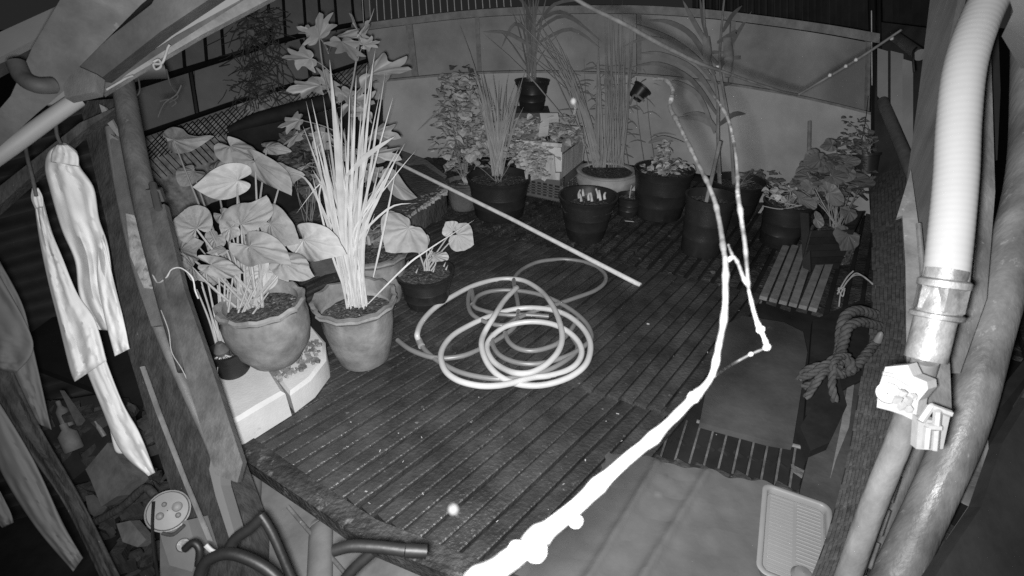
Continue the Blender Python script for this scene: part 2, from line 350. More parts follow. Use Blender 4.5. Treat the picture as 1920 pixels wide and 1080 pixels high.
# ---------- deck of narrow planks in three overlapping sections
deck = bpy.data.objects.new("deck", None); COL.objects.link(deck); deck["kind"] = 'structure'
def line_x(p, ang, q, ang2):
    a = Vector((math.cos(ang), math.sin(ang))); b = Vector((math.cos(ang2), math.sin(ang2)))
    den = a.x * b.y - a.y * b.x; w = q - p; t = (w.x * b.y - w.y * b.x) / den; return p + a * t
def inside(p):      # deck outline in plan
    x, y = p
    if y > 4.15 - max(0, x - 0.4) * 0.62: return False
    if x < -1.35: return False
    return True
def plank(c0, c1, w, z, th, m, side):
    a = Vector((c0.x, c0.y)); b = Vector((c1.x, c1.y)); ab = (b - a).normalized(); nn = Vector((-ab.y, ab.x))
    s = MB(); h = w / 2; prof = [(-h, -th), (-h, -0.002), (-h + 0.004, 0.0), (h - 0.004, -0.001), (h, -0.003), (h, -th)]
    n = max(2, int((b - a).length / 0.25)); vs = []
    zo = z + rnd.uniform(-0.003, 0.003); tilt = rnd.uniform(-0.07, 0.10); wob = rnd.uniform(-0.002, 0.002)
    for k in range(n + 1):
        p = a.lerp(b, k / n); bow = math.sin(k / n * 9 + z * 50 + side) * 0.0012
        for (o, zz) in prof:
            q = p + nn * (o + bow + wob); vs.append((q.x, q.y, zo + zz + o * tilt))
    s.add(vs, [(6 * k + j, 6 * k + (j + 1) % 6, 6 * k + 6 + (j + 1) % 6, 6 * k + 6 + j) for k in range(n) for j in range(6)] + [tuple(range(5, -1, -1)), tuple(6 * n + j for j in range(6))])
    return s.build("plank", m, deck, smooth=0)
S0 = (Vector((-0.81, 1.10)), R(-27.9)); S1 = (Vector((0.19, 1.375)), R(-24.5)); S2 = (Vector((0.67, 2.16)), R(-27)); 
LIDX = Vector((0.60, 1.21))
def section(sa, sb, ang, gap, w, z, m, lo, hi, yend=None):
    a = Vector((math.cos(ang), math.sin(ang))); nn = Vector((-a.y, a.x)); k = lo; i = 0
    while k < hi:
        base = nn * k
        p0 = line_x(base, ang, sa[0], sa[1]); p1 = line_x(base, ang, sb[0], sb[1]) if sb else base + a * 9
        # trim to outline
        L_ = (p1 - p0).length; tt = [t for t in range(0, 101) if inside(p0 + (p1 - p0) * (t / 100))]
        if tt and L_ > 0.05 and (p1 - p0).dot(a) > 0:
            q0 = p0 + (p1 - p0) * (tt[0] / 100); q1 = p0 + (p1 - p0) * (tt[-1] / 100)
            if yend: q0, q1 = yend(q0, q1)
            if q0 is not None and (q1 - q0).length > 0.06: plank(q0 - a * rnd.uniform(0, .008), q1 + a * 0.03, w, z, 0.02, m, i)
        k += gap; i += 1
# front section stops right of the opening over the grate
def front_cut(q0, q1):
    mid = (q0 + q1) / 2
    for t in range(0, 61):              # stop at the slotted opening
        p = q0 + (q1 - q0) * (t / 60)
        if p.x > 0.44 + (p.y - 1.05) * 0.9 and p.y > 1.05 - (p.x - 0.45) * 0.32 - 0.03:
            return (q0, p) if t > 3 else (None, None)
    return q0, q1
section(S0, S1, R(47.5), 0.050, 0.0435, 0.0, M['deck'], -0.42, 1.62, front_cut)
def mid_cut(q0, q1):
    if q0.x > 0.60 + (q0.y - 1.2) * 0.25 and q0.y < 1.45: 
        return None, None
    return q0, q1
section(S1, S2, R(51.5), 0.046, 0.0402, 0.012, M['deck'], 0.36, 2.3, mid_cut)
section((S2[0], S2[1]), None, R(56), 0.060, 0.042, 0.0, M['deckback'], -1.2, 3.3)
s = MB().prism([onz(445, 830, -.04), onz(690, 1000, -.04), onz(880, 1075, -.04), onz(1010, 1130, -.04), Vector((2.4, .5, -.04)), Vector((2.4, 4.3, -.04)), Vector((-2.0, 4.3, -.04)), Vector((-2.0, 1.6, -.04))], (0, 0, -.03)); s.build("deck_underside", M['under'], kind='structure')
# deck edge beam and grey curved sheets below it
eb = MB().prism([onz(449, 804, 0.008), onz(474, 820, 0.008), onz(590, 900, .008), onz(706, 974, 0.008), onz(885, 1044, 0.008), onz(1004, 1092, 0.008), onz(970, 1130, 0.008), onz(860, 1086, .008), onz(680, 1012, .008), onz(560, 930, .008), onz(440, 850, .008)], (0, 0, -0.055))
eb.build("deck_edge_beam", M['deckback'], kind='structure')

# ================================================================== helper builders
def leaf_mesh(outline, rings=6, n=30, droop=0.18, cup=0.06, ripple=0.02, k=13, th=0.012, seed=0):
    """unit leaf in local (u,v,h): returns MB; outline = half outline list (u,v), mirrored"""
    half = [Vector((a, b, 0)) for a, b in outline]; hp, _ = crom(half, [0] * len(half), 4)
    full = hp + [Vector((p.x, -p.y, 0)) for p in reversed(hp[1:-1])]
    n = len(full); s = MB(); c = Vector((0.02, 0, 0)); rr = random.Random(seed); ph = rr.uniform(0, 6)
    def H(u, v, r, a):
        return -droop * u * abs(u) + cup * abs(v) - 0.10 * v * v + ripple * r * math.cos(k * a) + 0.06 * r * r * math.sin(3 * a + ph) + 0.02 * r * math.sin(5 * a + ph * 2)
    for side in (0, 1):
        base = len(s.v)
        vs = [Vector((c.x, 0, -th * side))]; uv = [(c.x, 0)]
        for j in range(1, rings + 1):
            r = j / rings
            for p in full:
                q = c + (p - c) * r; a = math.atan2(q.y, q.x - c.x)
                vs.append(Vector((q.x, q.y, H(q.x, q.y, r, a) - th * side * (1 if j < rings else 0.3)))); uv.append((q.x, q.y))
        fs = []
        for i in range(n):
            i2 = (i + 1) % n; fs.append((0, 1 + i, 1 + i2) if side == 0 else (0, 1 + i2, 1 + i))
            for j in range(rings - 1):
                a, b = 1 + j * n + i, 1 + j * n + i2
                fs.append((a, a + n, b + n, b) if side == 0 else (a, b, b + n, a + n))
        for t, q in enumerate(uv): s.uv[base + t] = q
        s.add(vs, fs)
    o1 = 1 + (rings - 1) * n; o2 = 1 + rings * n + o1
    s.f += [(o1 + i, o2 + i, o2 + (i + 1) % n, o1 + (i + 1) % n) for i in range(n)]
    return s
HEART = [(-0.07, 0), (-0.20, 0.12), (-0.30, 0.34), (-0.22, 0.68), (0.02, 0.93), (0.30, 0.95), (0.56, 0.72), (0.80, 0.36), (1.0, 0)]
ROUND = [(-0.10, 0), (-0.22, 0.2), (-0.34, 0.5), (-0.2, 0.85), (0.1, 1.0), (0.42, 0.95), (0.70, 0.72), (0.9, 0.36), (0.97, 0)]
LOBED = [(0, 0), (-0.16, 0.20), (-0.10, 0.50), (0.02, 0.62), (0.04, 0.98), (0.22, 0.72), (0.30, 0.52), (0.46, 0.56), (0.62, 0.80), (0.66, 0.50), (0.62, 0.24), (0.82, 0.22), (1.0, 0)]
OVAL = [(0, 0), (0.18, 0.42), (0.45, 0.5), (0.75, 0.32), (1.0, 0)]
def place_leaf(parent, A, T, S, outline=HEART, m=None, seed=0, grow=1.0, **kw):
    """A attach, T tip, S side: each (px,py,depth); real 3-D frame"""
    a, t, sd = P(*A), P(*T), P(*S); U = (t - a) * grow; V = (sd - a) * grow; N = U.cross(V).normalized()
    if N.dot(a - Vector((0, 0, CAM_H))) > 0: N = -N
    mb = leaf_mesh(outline, seed=seed, **kw); L_ = U.length
    mb.v = [a + U * p.x + V * p.y + N * (p.z * L_) for p in mb.v]
    return mb.build("leaf", m or BL, parent, smooth=60, origin=a)
def stalk(parent, pts, r0, r1, m=None, name="stem", sm=5, seg=6):
    n = len(pts); w = [p if isinstance(p, Vector) else P(*p) for p in pts]
    return MB().tube(w, [r0 + (r1 - r0) * i / (n - 1) for i in range(n)], seg, sm).build(name, m or M['stem'], parent)
def blade(parent, pts, w, m=None, fold=0.35, tw=0.0, name="blade", sm=4, base=0.5):
    """long folded leaf with closed cross-section"""
    pw = [p if isinstance(p, Vector) else P(*p) for p in pts]; n0 = len(pw)
    pw, _ = crom(pw, [0] * n0, sm); n = len(pw); s = MB(); vs = []
    for i, p in enumerate(pw):
        t = (pw[min(i + 1, n - 1)] - pw[max(i - 1, 0)]).normalized(); view = (p - Vector((0, 0, CAM_H))).normalized()
        sd = t.cross(view).normalized(); ang = tw * (i / n - 0.5); nr = sd.cross(t).normalized()
        sd = (sd * math.cos(ang) + nr * math.sin(ang)).normalized(); nr = sd.cross(t).normalized()
        f = i / (n - 1); ww = w * (base + (1 - base) * min(1, f * 4)) * (1 if f < 0.55 else max(0.03, 1 - ((f - 0.55) / 0.45) ** 1.5))
        vs += [p - sd * ww / 2, p + nr * ww * fold * 0.5, p + sd * ww / 2, p + nr * (ww * fold * 0.5 + 0.0008)]
    fs = [(4 * k + j, 4 * k + (j + 1) % 4, 4 * k + 4 + (j + 1) % 4, 4 * k + 4 + j) for k in range(n - 1) for j in range(4)] + [(3, 2, 1, 0), tuple(4 * n - 4 + j for j in range(4))]
    s.add(vs, fs)
    for i in range(len(vs)): s.uv[i] = (1.0, 0.1)
    return s.build(name, m or BD, parent)

def solve_pot(rx, ry, by, zf=0.0):
    lo, hi = 0.02, 0.8
    for _ in range(40):
        h = (lo + hi) / 2; p = onz(rx, ry, zf + h); yb = proj((p.x, p.y, zf))[1]
        if yb < by: lo = h
        else: hi = h
    p = onz(rx, ry, zf + h); return Vector((p.x, p.y, zf)), h
def pot(label, rx, ry, rw, by, bw=0.68, kind='black', group=None, zf=0.0, cat="plant pot", soil=0.86, name="plant_pot", lean=None, wav=False, m=None, hmax=None):
    b, h = solve_pot(rx, ry, by, zf); r = rw / 2 * depth(b + Vector((0, 0, h))) / 960
    if hmax: h = min(h, hmax)
    t = thing(name, label, cat, b, group); t["h"] = h
    mm = m or (M['black'] if kind == 'black' else M['terra'])
    ax = Vector(lean) if lean else Vector((0, 0, 1)); rb = r * bw
    ri = lambda f: rb + (r - rb) * f
    if kind == 'black':
        prof = [(rb * 0.96, 0), (rb, 0.006), (ri(.28), h * .28), (ri(.30) + .002, h * .30), (ri(.33), h * .33), (ri(.55), h * .55), (ri(.57) + .002, h * .57), (ri(.6), h * .6), (ri(.84), h * .84),
                (ri(.85) + .006, h * .85), (ri(.9) + .006, h * .93), (r + .008, h * .97), (r + .009, h), (r - .002, h), (r - .004, h * .95), (ri(.8) - .004, h * .8)]
    elif kind == 'clay':
        prof = [(rb * 0.95, 0), (rb, 0.012), (ri(.3) * 1.02, h * .3), (ri(.6) * 1.01, h * .6), (ri(.84) * .96, h * .86), (r * .97, h * .90), (r * 1.02, h * .93), (r * 1.0, h * .96), (r * 1.03, h), (r * .93, h * 1.0), (r * .88, h * .95), (r * .86, h * .8)]
    else:   # rounded jar
        prof = [(rb * 0.9, 0), (rb * 1.02, 0.01), (r * .93, h * .3), (r * 1.04, h * .55), (r * 1.05, h * .72), (r * .98, h * .86), (r * .99, h * .90), (r * 1.05, h * .93), (r * 1.06, h * .97), (r * 1.0, h), (r * .88, h * .97), (r * .84, h * .8)]
    nn = len(prof)
    def wob(j, th, rr, z):
        if wav and j >= nn - 7 and j < nn - 2:
            return rr + 0.004 * math.sin(13 * th) + 0.0015 * math.sin(31 * th), z + 0.004 * math.sin(13 * th + 1) * (1 if j > nn - 6 else .6) - (0.02 * math.cos(th - 4.4) if j > nn - 6 else 0) * 0
        return rr + 0.001 * math.sin(3 * th + j), z
    MB().lathe(prof, b, ax, 40, wob, cap=False).build("pot_body", mm, t)
    MB().lathe([(rb * 0.96, 0.0), (0.001, 0.0)], b + ax * 0.003, ax, 24, cap=False).build("pot_base", mm, t)
    # soil: uneven disc with crumbs
    sr = (prof[-1][0]) * 1.0; zs = h * soil; s = MB(); vs = [b + ax * zs]; seg = 28; rg = 6
    q = Vector((0, 0, 1)).rotation_difference(ax)
    for j in range(1, rg + 1):
        for k in range(seg):
            th = 2 * math.pi * k / seg; rr = sr * j / rg * (1.03 if j == rg else 1)
            v = Vector((rr * math.cos(th), rr * math.sin(th), zs + (noise.noise(Vector((rr * 40 * math.cos(th), rr * 40 * math.sin(th), rx))) * 0.012)))
            vs.append(b + q @ v)
    s.add(vs, [(0, 1 + k, 1 + (k + 1) % seg) for k in range(seg)] + [(1 + j * seg + k, 1 + (j + 1) * seg + k, 1 + (j + 1) * seg + (k + 1) % seg, 1 + j * seg + (k + 1) % seg) for j in range(rg - 1) for k in range(seg)])
    for _ in range(36):
        th = rnd.uniform(0, 6.28); rr = sr * math.sqrt(rnd.random()) * .92; c = b + q @ Vector((rr * math.cos(th), rr * math.sin(th), zs + 0.004)); d = rnd.uniform(.002, .006)
        s.box(c, d * 1.6, d, d, rnd.uniform(0, 3), d * .3)
    s.build("soil", M['soil'], t)
    t["r"] = r; return t, b + ax * h * soil, r
LEAFV = {}
def leafvar(kind, m):
    key = (kind, m.name)
    if key not in LEAFV:
        out = []
        for i in range(4):
            o = {'oval': OVAL, 'round': ROUND, 'lobed': LOBED, 'heart': HEART}[kind]
            mb = leaf_mesh(o, rings=2, droop=rnd.uniform(0.05, 0.4), cup=rnd.uniform(.05, .3), ripple=0, th=0.01, seed=i)
            if kind in ('round', 'heart'):
                for v in mb.v: v.y *= 0.62
            out.append(mb.mesh(kind + "_leaf", m, 60))
        LEAFV[key] = out
    return LEAFV[key]
def leafset(parent, centers, size, kind='oval', m=None, up=0.35, name="leaf"):
    mv = leafvar(kind, m or HL)
    for c in centers:
        az = rnd.uniform(0, 6.283); el = rnd.uniform(-0.5, 0.5) + up * 0.3; sc = size * rnd.uniform(0.65, 1.3)
        rot = Matrix.Rotation(az, 4, 'Z') @ Matrix.Rotation(-el, 4, 'Y') @ Matrix.Rotation(rnd.uniform(-.5, .5), 4, 'X')
        inst(rnd.choice(mv), name, parent, Matrix.Translation(c) @ rot @ Matrix.Scale(sc, 4))
def bush(parent, cx, cy, rx, ry, d0, d1, n, size, kind='oval', m=None, stems=8, base=None, sm=None):
    cs = []
    for _ in range(n):
        a = rnd.uniform(0, 6.283); r = math.sqrt(rnd.random()) * (1 + .15 * math.sin(5 * a))
        cs.append(P(cx + rx * r * math.cos(a), cy + ry * r * math.sin(a), rnd.uniform(d0, d1)))
    leafset(parent, cs, size, kind, m)
    if base is not None:
        for i in range(stems):
            e = cs[i * (n // stems)]; mid = base.lerp(e, .5) + Vector((rnd.uniform(-.02, .02), 0, rnd.uniform(0, .04)))
            stalk(parent, [base + Vector((rnd.uniform(-.02, .02), rnd.uniform(-.02, .02), 0)), mid, e], 0.0022, 0.0012, sm or M['dstem'], sm=3, seg=5)
    return cs
def cloth(L_, R_, d, thick, folds, amp, m, parent, name="panel", tilt=0.0, seed=0, nc=44, ns=60, dd=None):
    """hanging cloth tube: L_/R_ pixel edge polylines, folds run down its length"""
    dd = dd or (lambda f: d)
    n0 = len(L_)
    lp, _ = crom([Vector((x, y, 0)) for x, y in L_], [0] * n0, 12); n1 = len(R_); rp, _ = crom([Vector((x, y, 0)) for x, y in R_], [0] * n1, 12)
    def samp(A, t): k = t * (len(A) - 1); i = min(int(k), len(A) - 2); return A[i].lerp(A[i + 1], k - i)
    s = MB(); vs = []; rr = random.Random(seed); ph = [rr.uniform(0, 6) for _ in range(4)]
    for i in range(ns + 1):
        t = i / ns; a = samp(lp, t); b = samp(rp, t); D = dd(t)
        A = P(a.x, a.y, D - tilt); B = P(b.x, b.y, D + tilt); W = B - A; nv = (A - Vector((0, 0, CAM_H))).normalized()
        e = min(1, min(t, 1 - t) * 14 + .15)
        for k in range(nc):
            ang = 2 * math.pi * k / nc; u = 0.5 - 0.5 * math.cos(ang); front = math.sin(ang)
            th = thick * e * abs(front) ** 0.5 * (1 if front > 0 else -1)
            f = 0.42 * amp * (0.25 + 0.75 * min(1, 2.2 * t + .25)) * (math.sin(folds * 6.28 * u + ph[0] + 2.2 * t + .8 * math.sin(3 * t + ph[1])) + .28 * math.sin(folds * 2.1 * 6.28 * u + ph[2] - 3 * t) + .3 * math.sin(9 * t + 8 * u + ph[3]))
            f += amp * .9 * noise.noise(Vector((u * 4, t * 6, seed))) + amp * .35 * noise.noise(Vector((u * 11, t * 24, seed + 3)))
            edge = min(1, 5 * u, 5 * (1 - u))
            vs.append(A + W * u - nv * (th + f * edge))
    s.add(vs, [(i * nc + k, (i + 1) * nc + k, (i + 1) * nc + (k + 1) % nc, i * nc + (k + 1) % nc) for i in range(ns) for k in range(nc)] + [tuple(range(nc)), tuple(ns * nc + k for k in range(nc - 1, -1, -1))])
    return s.build(name, m, parent, smooth=70)
DZ = lambda x, y, z=0.0: depth(onz(x, y, z))
# ================================================================== MIDDLE OF THE DECK
# ---- the loose pole
pl = MB().tube([onz(738, 302, 0.26), onz(850, 357, 0.20), onz(960, 411, 0.13), onz(1201, 535, 0.014)], [0.0105, .0108, 0.0112, 0.0118], 14, 1)
tag(pl.build("pole", M['pole'], smooth=50), "long pale thin pole lying diagonally across the deck behind the hose", "pole")
# ---- hose coils (traced loops resting on the deck, crossing over each other)
def Z6(pts): return [(740 + x / 3.6, 460 + y / 3.6) for x, y in pts]
pale = Z6([(822, 288), (740, 372), (665, 490), (606, 590), (586, 660), (602, 745), (650, 830), (722, 892), (830, 936), (960, 947), (1085, 925), (1205, 876), (1292, 800), (1322, 700), (1306, 615), (1245, 532), (1150, 465), (1040, 432), (900, 422), (780, 437), (660, 472), (520, 532), (400, 602), (332, 680), (312, 760), (345, 850), (430, 912), (560, 946), (680, 948), (790, 930), (930, 893), (1040, 880), (1150, 850), (1228, 800), (1262, 728), (1242, 655), (1170, 582), (1070, 534), (960, 516), (850, 522), (742, 552), (655, 618), (622, 690), (655, 770), (722, 825), (820, 862), (930, 855), (1040, 790), (1112, 700), (1130, 600), (1100, 480), (1050, 382), (980, 302), (880, 242), (780, 226), (660, 236), (520, 277), (380, 350), (262, 430), (182, 520), (152, 600), (163, 640)])
zz = []
for i in range(len(pale)): zz.append(0.030 + 0.016 * math.sin(i * 0.55) + (0.03 if i < 3 else 0) + (0.02 if 44 < i < 52 else 0))
zz[-1] = 0.02
hs = thing("garden_hose", "pale glossy garden hose lying in large loops on the dark deck", "hose", onz(960, 640, 0))
MB().tube([onz(x, y, z) for (x, y), z in zip(pale, zz)], 0.0112, 14, 8).build("hose_tube", M['hose'], hs, smooth=60)
e0, e1 = onz(*pale[-1], 0.02), onz(742 + 168 / 3.6, 462 + 660 / 3.6, 0.019)
MB().tube([e0, e0.lerp(e1, 1.5)], 0.0135, 16).build("connector", M['white'], hs)
MB().tube([onz(*pale[0], zz[0]) + Vector((.002, .004, 0)), onz(*pale[0], zz[0]) + Vector((-.006, -.008, 0))], 0.0125, 16).build("end_ring", M['white'], hs)
dark = Z6([(168, 655), (210, 712), (290, 778), (420, 848), (560, 886), (720, 902), (880, 878), (1040, 840), (1180, 760), (1235, 690), (1200, 620)])
dark2 = Z6([(20, 640), (100, 700), (220, 748), (330, 762), (450, 748), (560, 708), (690, 640), (800, 560), (830, 490), (832, 400), (812, 300), (806, 230), (850, 170), (950, 118), (1060, 98), (1180, 96), (1320, 124), (1410, 182), (1420, 246), (1350, 306), (1210, 358), (1080, 402), (960, 440), (830, 492), (740, 540), (620, 520), (528, 470), (498, 410), (500, 340), (520, 305), (530, 380), (545, 420), (640, 452), (760, 470), (900, 470), (1040, 480)])
dark3 = Z6([(525, 400), (560, 345), (640, 312), (760, 302), (900, 315), (1030, 350), (1160, 415), (1265, 495), (1318, 570), (1320, 640), (1220, 720), (1100, 770), (960, 800), (820, 790), (710, 742), (662, 670), (660, 600)])
dark4 = Z6([(745, 590), (770, 650), (830, 695), (920, 712), (1020, 695), (1110, 655), (1190, 570), (1230, 500)])
hd = thing("garden_hose", "dull grey garden hose coiled underneath the pale hose", "hose", onz(980, 600, 0))
for j, dd_ in enumerate((dark, dark2, dark3, dark4)):
    MB().tube([onz(x, y, 0.013 + 0.002 * j) for x, y in dd_], 0.0100, 10, 8).build("hose_tube", M['hosed'], hd, smooth=60)

# ---- foam box in two joined halves under the round pot
fb = thing("foam_box", "dirty white foam box with a cracked front under the round clay pot", "foam box", onz(540, 760, 0))
def fblock(fl, top_z, name, m, inset=0.0):
    b = [onz(x, y, 0.004) for x, y in fl]; s = MB(); n = len(b); c = sum(b, Vector()) / n; vs = []
    for z, k in ((0, 0.0), (top_z - 0.012, 0.0), (top_z, 0.012)):
        for p in b: q = p.copy(); q.z = z + 0.003; q += (c - p) * Vector((1, 1, 0)).length * 0 + Vector(((c - p).x, (c - p).y, 0)).normalized() * k; vs.append(q + Vector((noise.noise(p * 9 + Vector((0, 0, z))), noise.noise(p * 7), 0)) * 0.004)
    fs = [(j * n + i, j * n + (i + 1) % n, (j + 1) * n + (i + 1) % n, (j + 1) * n + i) for j in range(2) for i in range(n)] + [tuple(range(n - 1, -1, -1)), tuple(2 * n + i for i in range(n))]
    return s.add(vs, fs).build(name, m, fb)
fblock([(462, 832), (500, 808), (546, 779), (520, 735), (470, 720), (400, 760), (420, 850)], 0.105, "block", M['foam'])
fblock([(552, 774), (590, 745), (619, 706), (617, 672), (590, 640), (560, 660), (500, 690), (520, 733)], 0.085, "block", M['foam'])
mdb = MB(); cz = 0.108
for _ in range(260):
    x, y = rnd.uniform(425, 600), 0; y = 745 - (x - 430) * 0.5 + rnd.uniform(-28, 16)
    p = onz(x, y, 0.10); mdb.box(p, rnd.uniform(.004, .016), rnd.uniform(.004, .016), rnd.uniform(.003, .01), rnd.uniform(0, 3), .002)
mdb.build("dirt", M['foamdirt'], fb, kind="stuff")

# ---- round clay pot with taro on the foam box
tp, top, rr = pot("round grey clay pot with scalloped rim standing on the foam box", 488, 562, 150, 672, 0.62, 'jar', zf=0.10, wav=True, soil=0.84)
A0 = P(470, 585, depth(top))
ta = thing("taro_plant", "large taro with many broad heart-shaped leaves in the round clay pot", "plant", top)
dt = depth(top)
# (attach, tip, side-extent, depths)
TL = [((350, 262), (392, 270), (318, 300), 1.95, ROUND), ((300, 262), (398, 268), (290, 296), 1.95, HEART), ((438, 276), (470, 305), (400, 300), 1.95, HEART), ((505, 272), (540, 285), (500, 300), 2.0, ROUND),
      ((470, 300), (545, 368), (480, 345), 1.85, HEART), ((440, 352), (355, 350), (455, 395), 1.80, HEART), ((345, 320), (335, 345), (372, 318), 2.0, ROUND), ((520, 340), (562, 330), (540, 362), 1.9, HEART),
      ((453, 420), (505, 372), (490, 430), 1.72, HEART), ((370, 432), (352, 392), (404, 418), 1.62, ROUND), ((340, 470), (376, 455), (330, 440), 1.66, HEART), ((512, 395), (560, 455), (500, 425), 1.70, HEART),
      ((585, 425), (638, 478), (560, 440), 1.66, HEART), ((468, 462), (545, 490), (500, 440), 1.60, HEART), ((395, 498), (455, 510), (390, 522), 1.50, HEART), ((520, 480), (582, 512), (548, 476), 1.56, HEART),
      ((358, 498), (350, 520), (400, 484), 1.50, HEART), ((430, 470), (425, 485), (470, 475), 1.66, OVAL)]
TARO = [ # A, T, S(px,py), depth
 ((325, 262), (395, 268), (322, 236), 1.98, HEART, -0.10), ((432, 275), (470, 312), (468, 262), 1.95, HEART, 0.0), ((500, 276), (537, 278), (498, 262), 2.02, ROUND, 0),
 ((478, 303), (545, 368), (520, 300), 1.86, HEART, -0.05), ((445, 338), (354, 352), (440, 376), 1.80, HEART, 0.0), ((362, 322), (335, 345), (385, 333), 2.0, ROUND, 0),
 ((402, 318), (440, 312), (398, 302), 2.05, ROUND, 0), ((452, 420), (500, 372), (500, 425), 1.72, HEART, 0), ((368, 428), (345, 392), (402, 405), 1.60, ROUND, 0), ((340, 468), (372, 455), (325, 440), 1.66, HEART, 0),
 ((508, 420), (555, 455), (520, 378), 1.72, HEART, 0.0), ((570, 450), (640, 480), (590, 412), 1.66, HEART, -0.05), ((468, 462), (545, 492), (500, 435), 1.60, HEART, 0), ((396, 497), (456, 512), (400, 476), 1.50, HEART, 0),
 ((530, 492), (584, 514), (548, 466), 1.56, HEART, 0), ((530, 325), (562, 332), (540, 350), 1.95, HEART, 0), ((360, 500), (345, 490), (372, 530), 1.52, HEART, 0), ((425, 468), (392, 474), (430, 486), 1.68, OVAL, 0)]
ends = []
for i, (a, t, sd, d, ol, dd_) in enumerate(TARO):
    place_leaf(ta, (a[0], a[1], d + .02), (t[0], t[1], d - 0.09), (sd[0], sd[1], d + dd_ + 0.03), ol, BL, seed=i, rings=7, droop=rnd.uniform(.08, .22), cup=rnd.uniform(.02, .12), ripple=.006, k=13, grow=.92)
    bx = 466 + rnd.uniform(-26, 26); by = 575 + rnd.uniform(-6, 6)
    mx = a[0] * .45 + bx * .55 + (a[0] - bx) * .1; my = (a[1] + by) / 2
    stalk(ta, [(bx, by, dt + rnd.uniform(-.02, .03)), (mx, my, (dt + d) / 2 + .02), (a[0], a[1] + 1, d + .028)], 0.0055, 0.0028)
for i in range(12):                     # smaller leaves filling the underside of the clump
    x = rnd.uniform(345, 560); y = rnd.uniform(400, 525); d = rnd.uniform(1.72, 1.9); q = rnd.uniform(-1, 1); L_ = rnd.uniform(30, 48)
    place_leaf(ta, (x, y, d), (x + L_ * q, y + L_ * .6, d - .04), (x - L_ * .45, y + L_ * .5 * q, d + .02), HEART, BL, seed=200 + i, rings=5, droop=rnd.uniform(.1, .35), cup=.1, ripple=.004)
    stalk(ta, [(466 + rnd.uniform(-20, 20), 575, dt), ((x + 466) / 2, (y + 575) / 2, (d + dt) / 2), (x, y, d + .004)], 0.004, 0.002)
# ---- small black pot left of the foam box with a bare-stemmed bulb
t2, tp2, r2 = pot("small black pot with a bare rooted bulb between post and foam box", 425, 655, 62, 742, .7, 'black')
bu = thing("bulb_plant", "bare rooted bulb with many straight pale stalks in the small black pot", "plant", tp2)
d2 = depth(tp2)
MB().lathe([(0.004, -.01), (0.02, 0), (0.024, .015), (0.018, .03), (0.01, .045)], P(418, 664, d2 - .01), (0, 0, 1), 14).build("bulb", M['clutter'], bu)
for i in range(13):
    ex = rnd.uniform(352, 505); ey = rnd.uniform(500, 545) + abs(ex - 430) * .1
    stalk(bu, [(416 + rnd.uniform(-8, 8), 660, d2), ((ex + 418) / 2 + (ex - 418) * .02, (ey + 660) / 2, d2 - .01), (ex, ey, d2 - .03 + rnd.uniform(-.03, .03))], 0.0045, 0.0022)
for i in range(16):
    a = rnd.uniform(-2.6, .2); stalk(bu, [(416, 664, d2 - .02), (416 + 14 * math.cos(a), 668 - 6 * math.sin(a), d2 - .03), (418 + 26 * math.cos(a) + rnd.uniform(-4, 4), 674 - 14 * math.sin(a) * .6, d2 - .03)], .0012, .0006, M['litter'], "root", 4, 5)
stalk(bu, [(412, 672, d2 - .04), (408, 700, d2 - .05), (424, 728, d2 - .05)], .0018, .001, M['litter'], "root")

# ---- front terracotta pot with the tall spiky clump
t3, tp3, r3 = pot("front clay pot with wavy rim holding the tall spiky clump", 664, 558, 152, 668, .66, 'clay', wav=True, soil=.74)
sp = thing("pandan_plant", "tall clump of bright narrow spear-like leaves in the front clay pot", "plant", tp3)
d3 = depth(tp3)
tips = [(574, 190), (584, 186), (568, 236), (606, 180), (618, 112), (622, 150), (640, 190), (656, 176), (668, 140), (688, 120), (700, 118), (722, 138), (737, 182), (712, 176), (594, 268), (632, 210), (748, 278), (586, 318), (742, 300), (660, 200), (678, 200), (646, 240), (704, 92)]
for i, (x, y) in enumerate(tips):
    bx = 668 + rnd.uniform(-17, 18); dx = x - bx
    w = 0.021 if (x, y) == (618, 112) else rnd.uniform(.007, .012)
    dd_ = d3 + rnd.uniform(-.10, .14)
    blade(sp, [(bx, 573 + rnd.uniform(-4, 4), d3), (bx - 12 + dx * .22, 440, d3 + (dd_ - d3) * .4), (bx - 6 + dx * .62, 440 + (y - 440) * .55, d3 + (dd_ - d3) * .7), (x, y, dd_)], w, tw=rnd.uniform(-1.2, 1.2))
for i in range(27):
    a = rnd.uniform(-.42, .46); L_ = rnd.uniform(170, 330); bx = 670 + rnd.uniform(-20, 19); x = 655 + math.sin(a) * L_ * rnd.uniform(.5, .95); y = 565 - math.cos(a) * L_
    dd_ = d3 + rnd.uniform(-.09, .12)
    if i % 6 == 0: x += rnd.choice((-1, 1)) * 40; y += 40
    blade(sp, [(bx, 575 + rnd.uniform(-4, 5), d3 + rnd.uniform(-.01, .02)), (bx - 12 + (x - bx) * .2, 560 - L_ * .4, d3 + (dd_ - d3) * .4), ((x + bx) / 2 - 4 + (x - bx) * .15, 560 - L_ * .7, (dd_ + d3) / 2), (x, y, dd_)], rnd.uniform(.004, .010), tw=rnd.uniform(-1.5, 1.5))
for pts, w in (([(650, 330, d3 - .05), (690, 290, d3 - .07), (740, 256, d3 - .08)], .016), ([(640, 455, d3), (600, 380, d3), (600, 345, d3 - .02), (556, 400, d3 - .04)], .005), ([(690, 570, d3 - .03), (760, 500, d3 - .02), (800, 470, d3), (890, 412, d3 + .1)], .006), ([(655, 560, d3), (620, 470, d3 - .02), (586, 330, d3 - .04)], .008), ([(700, 520, d3), (722, 420, d3 + .03), (744, 310, d3 + .1)], .007), ([(650, 575, d3 - .06), (646, 540, d3 - .08), (640, 500, d3 - .08)], .005)):
    blade(sp, pts, w)

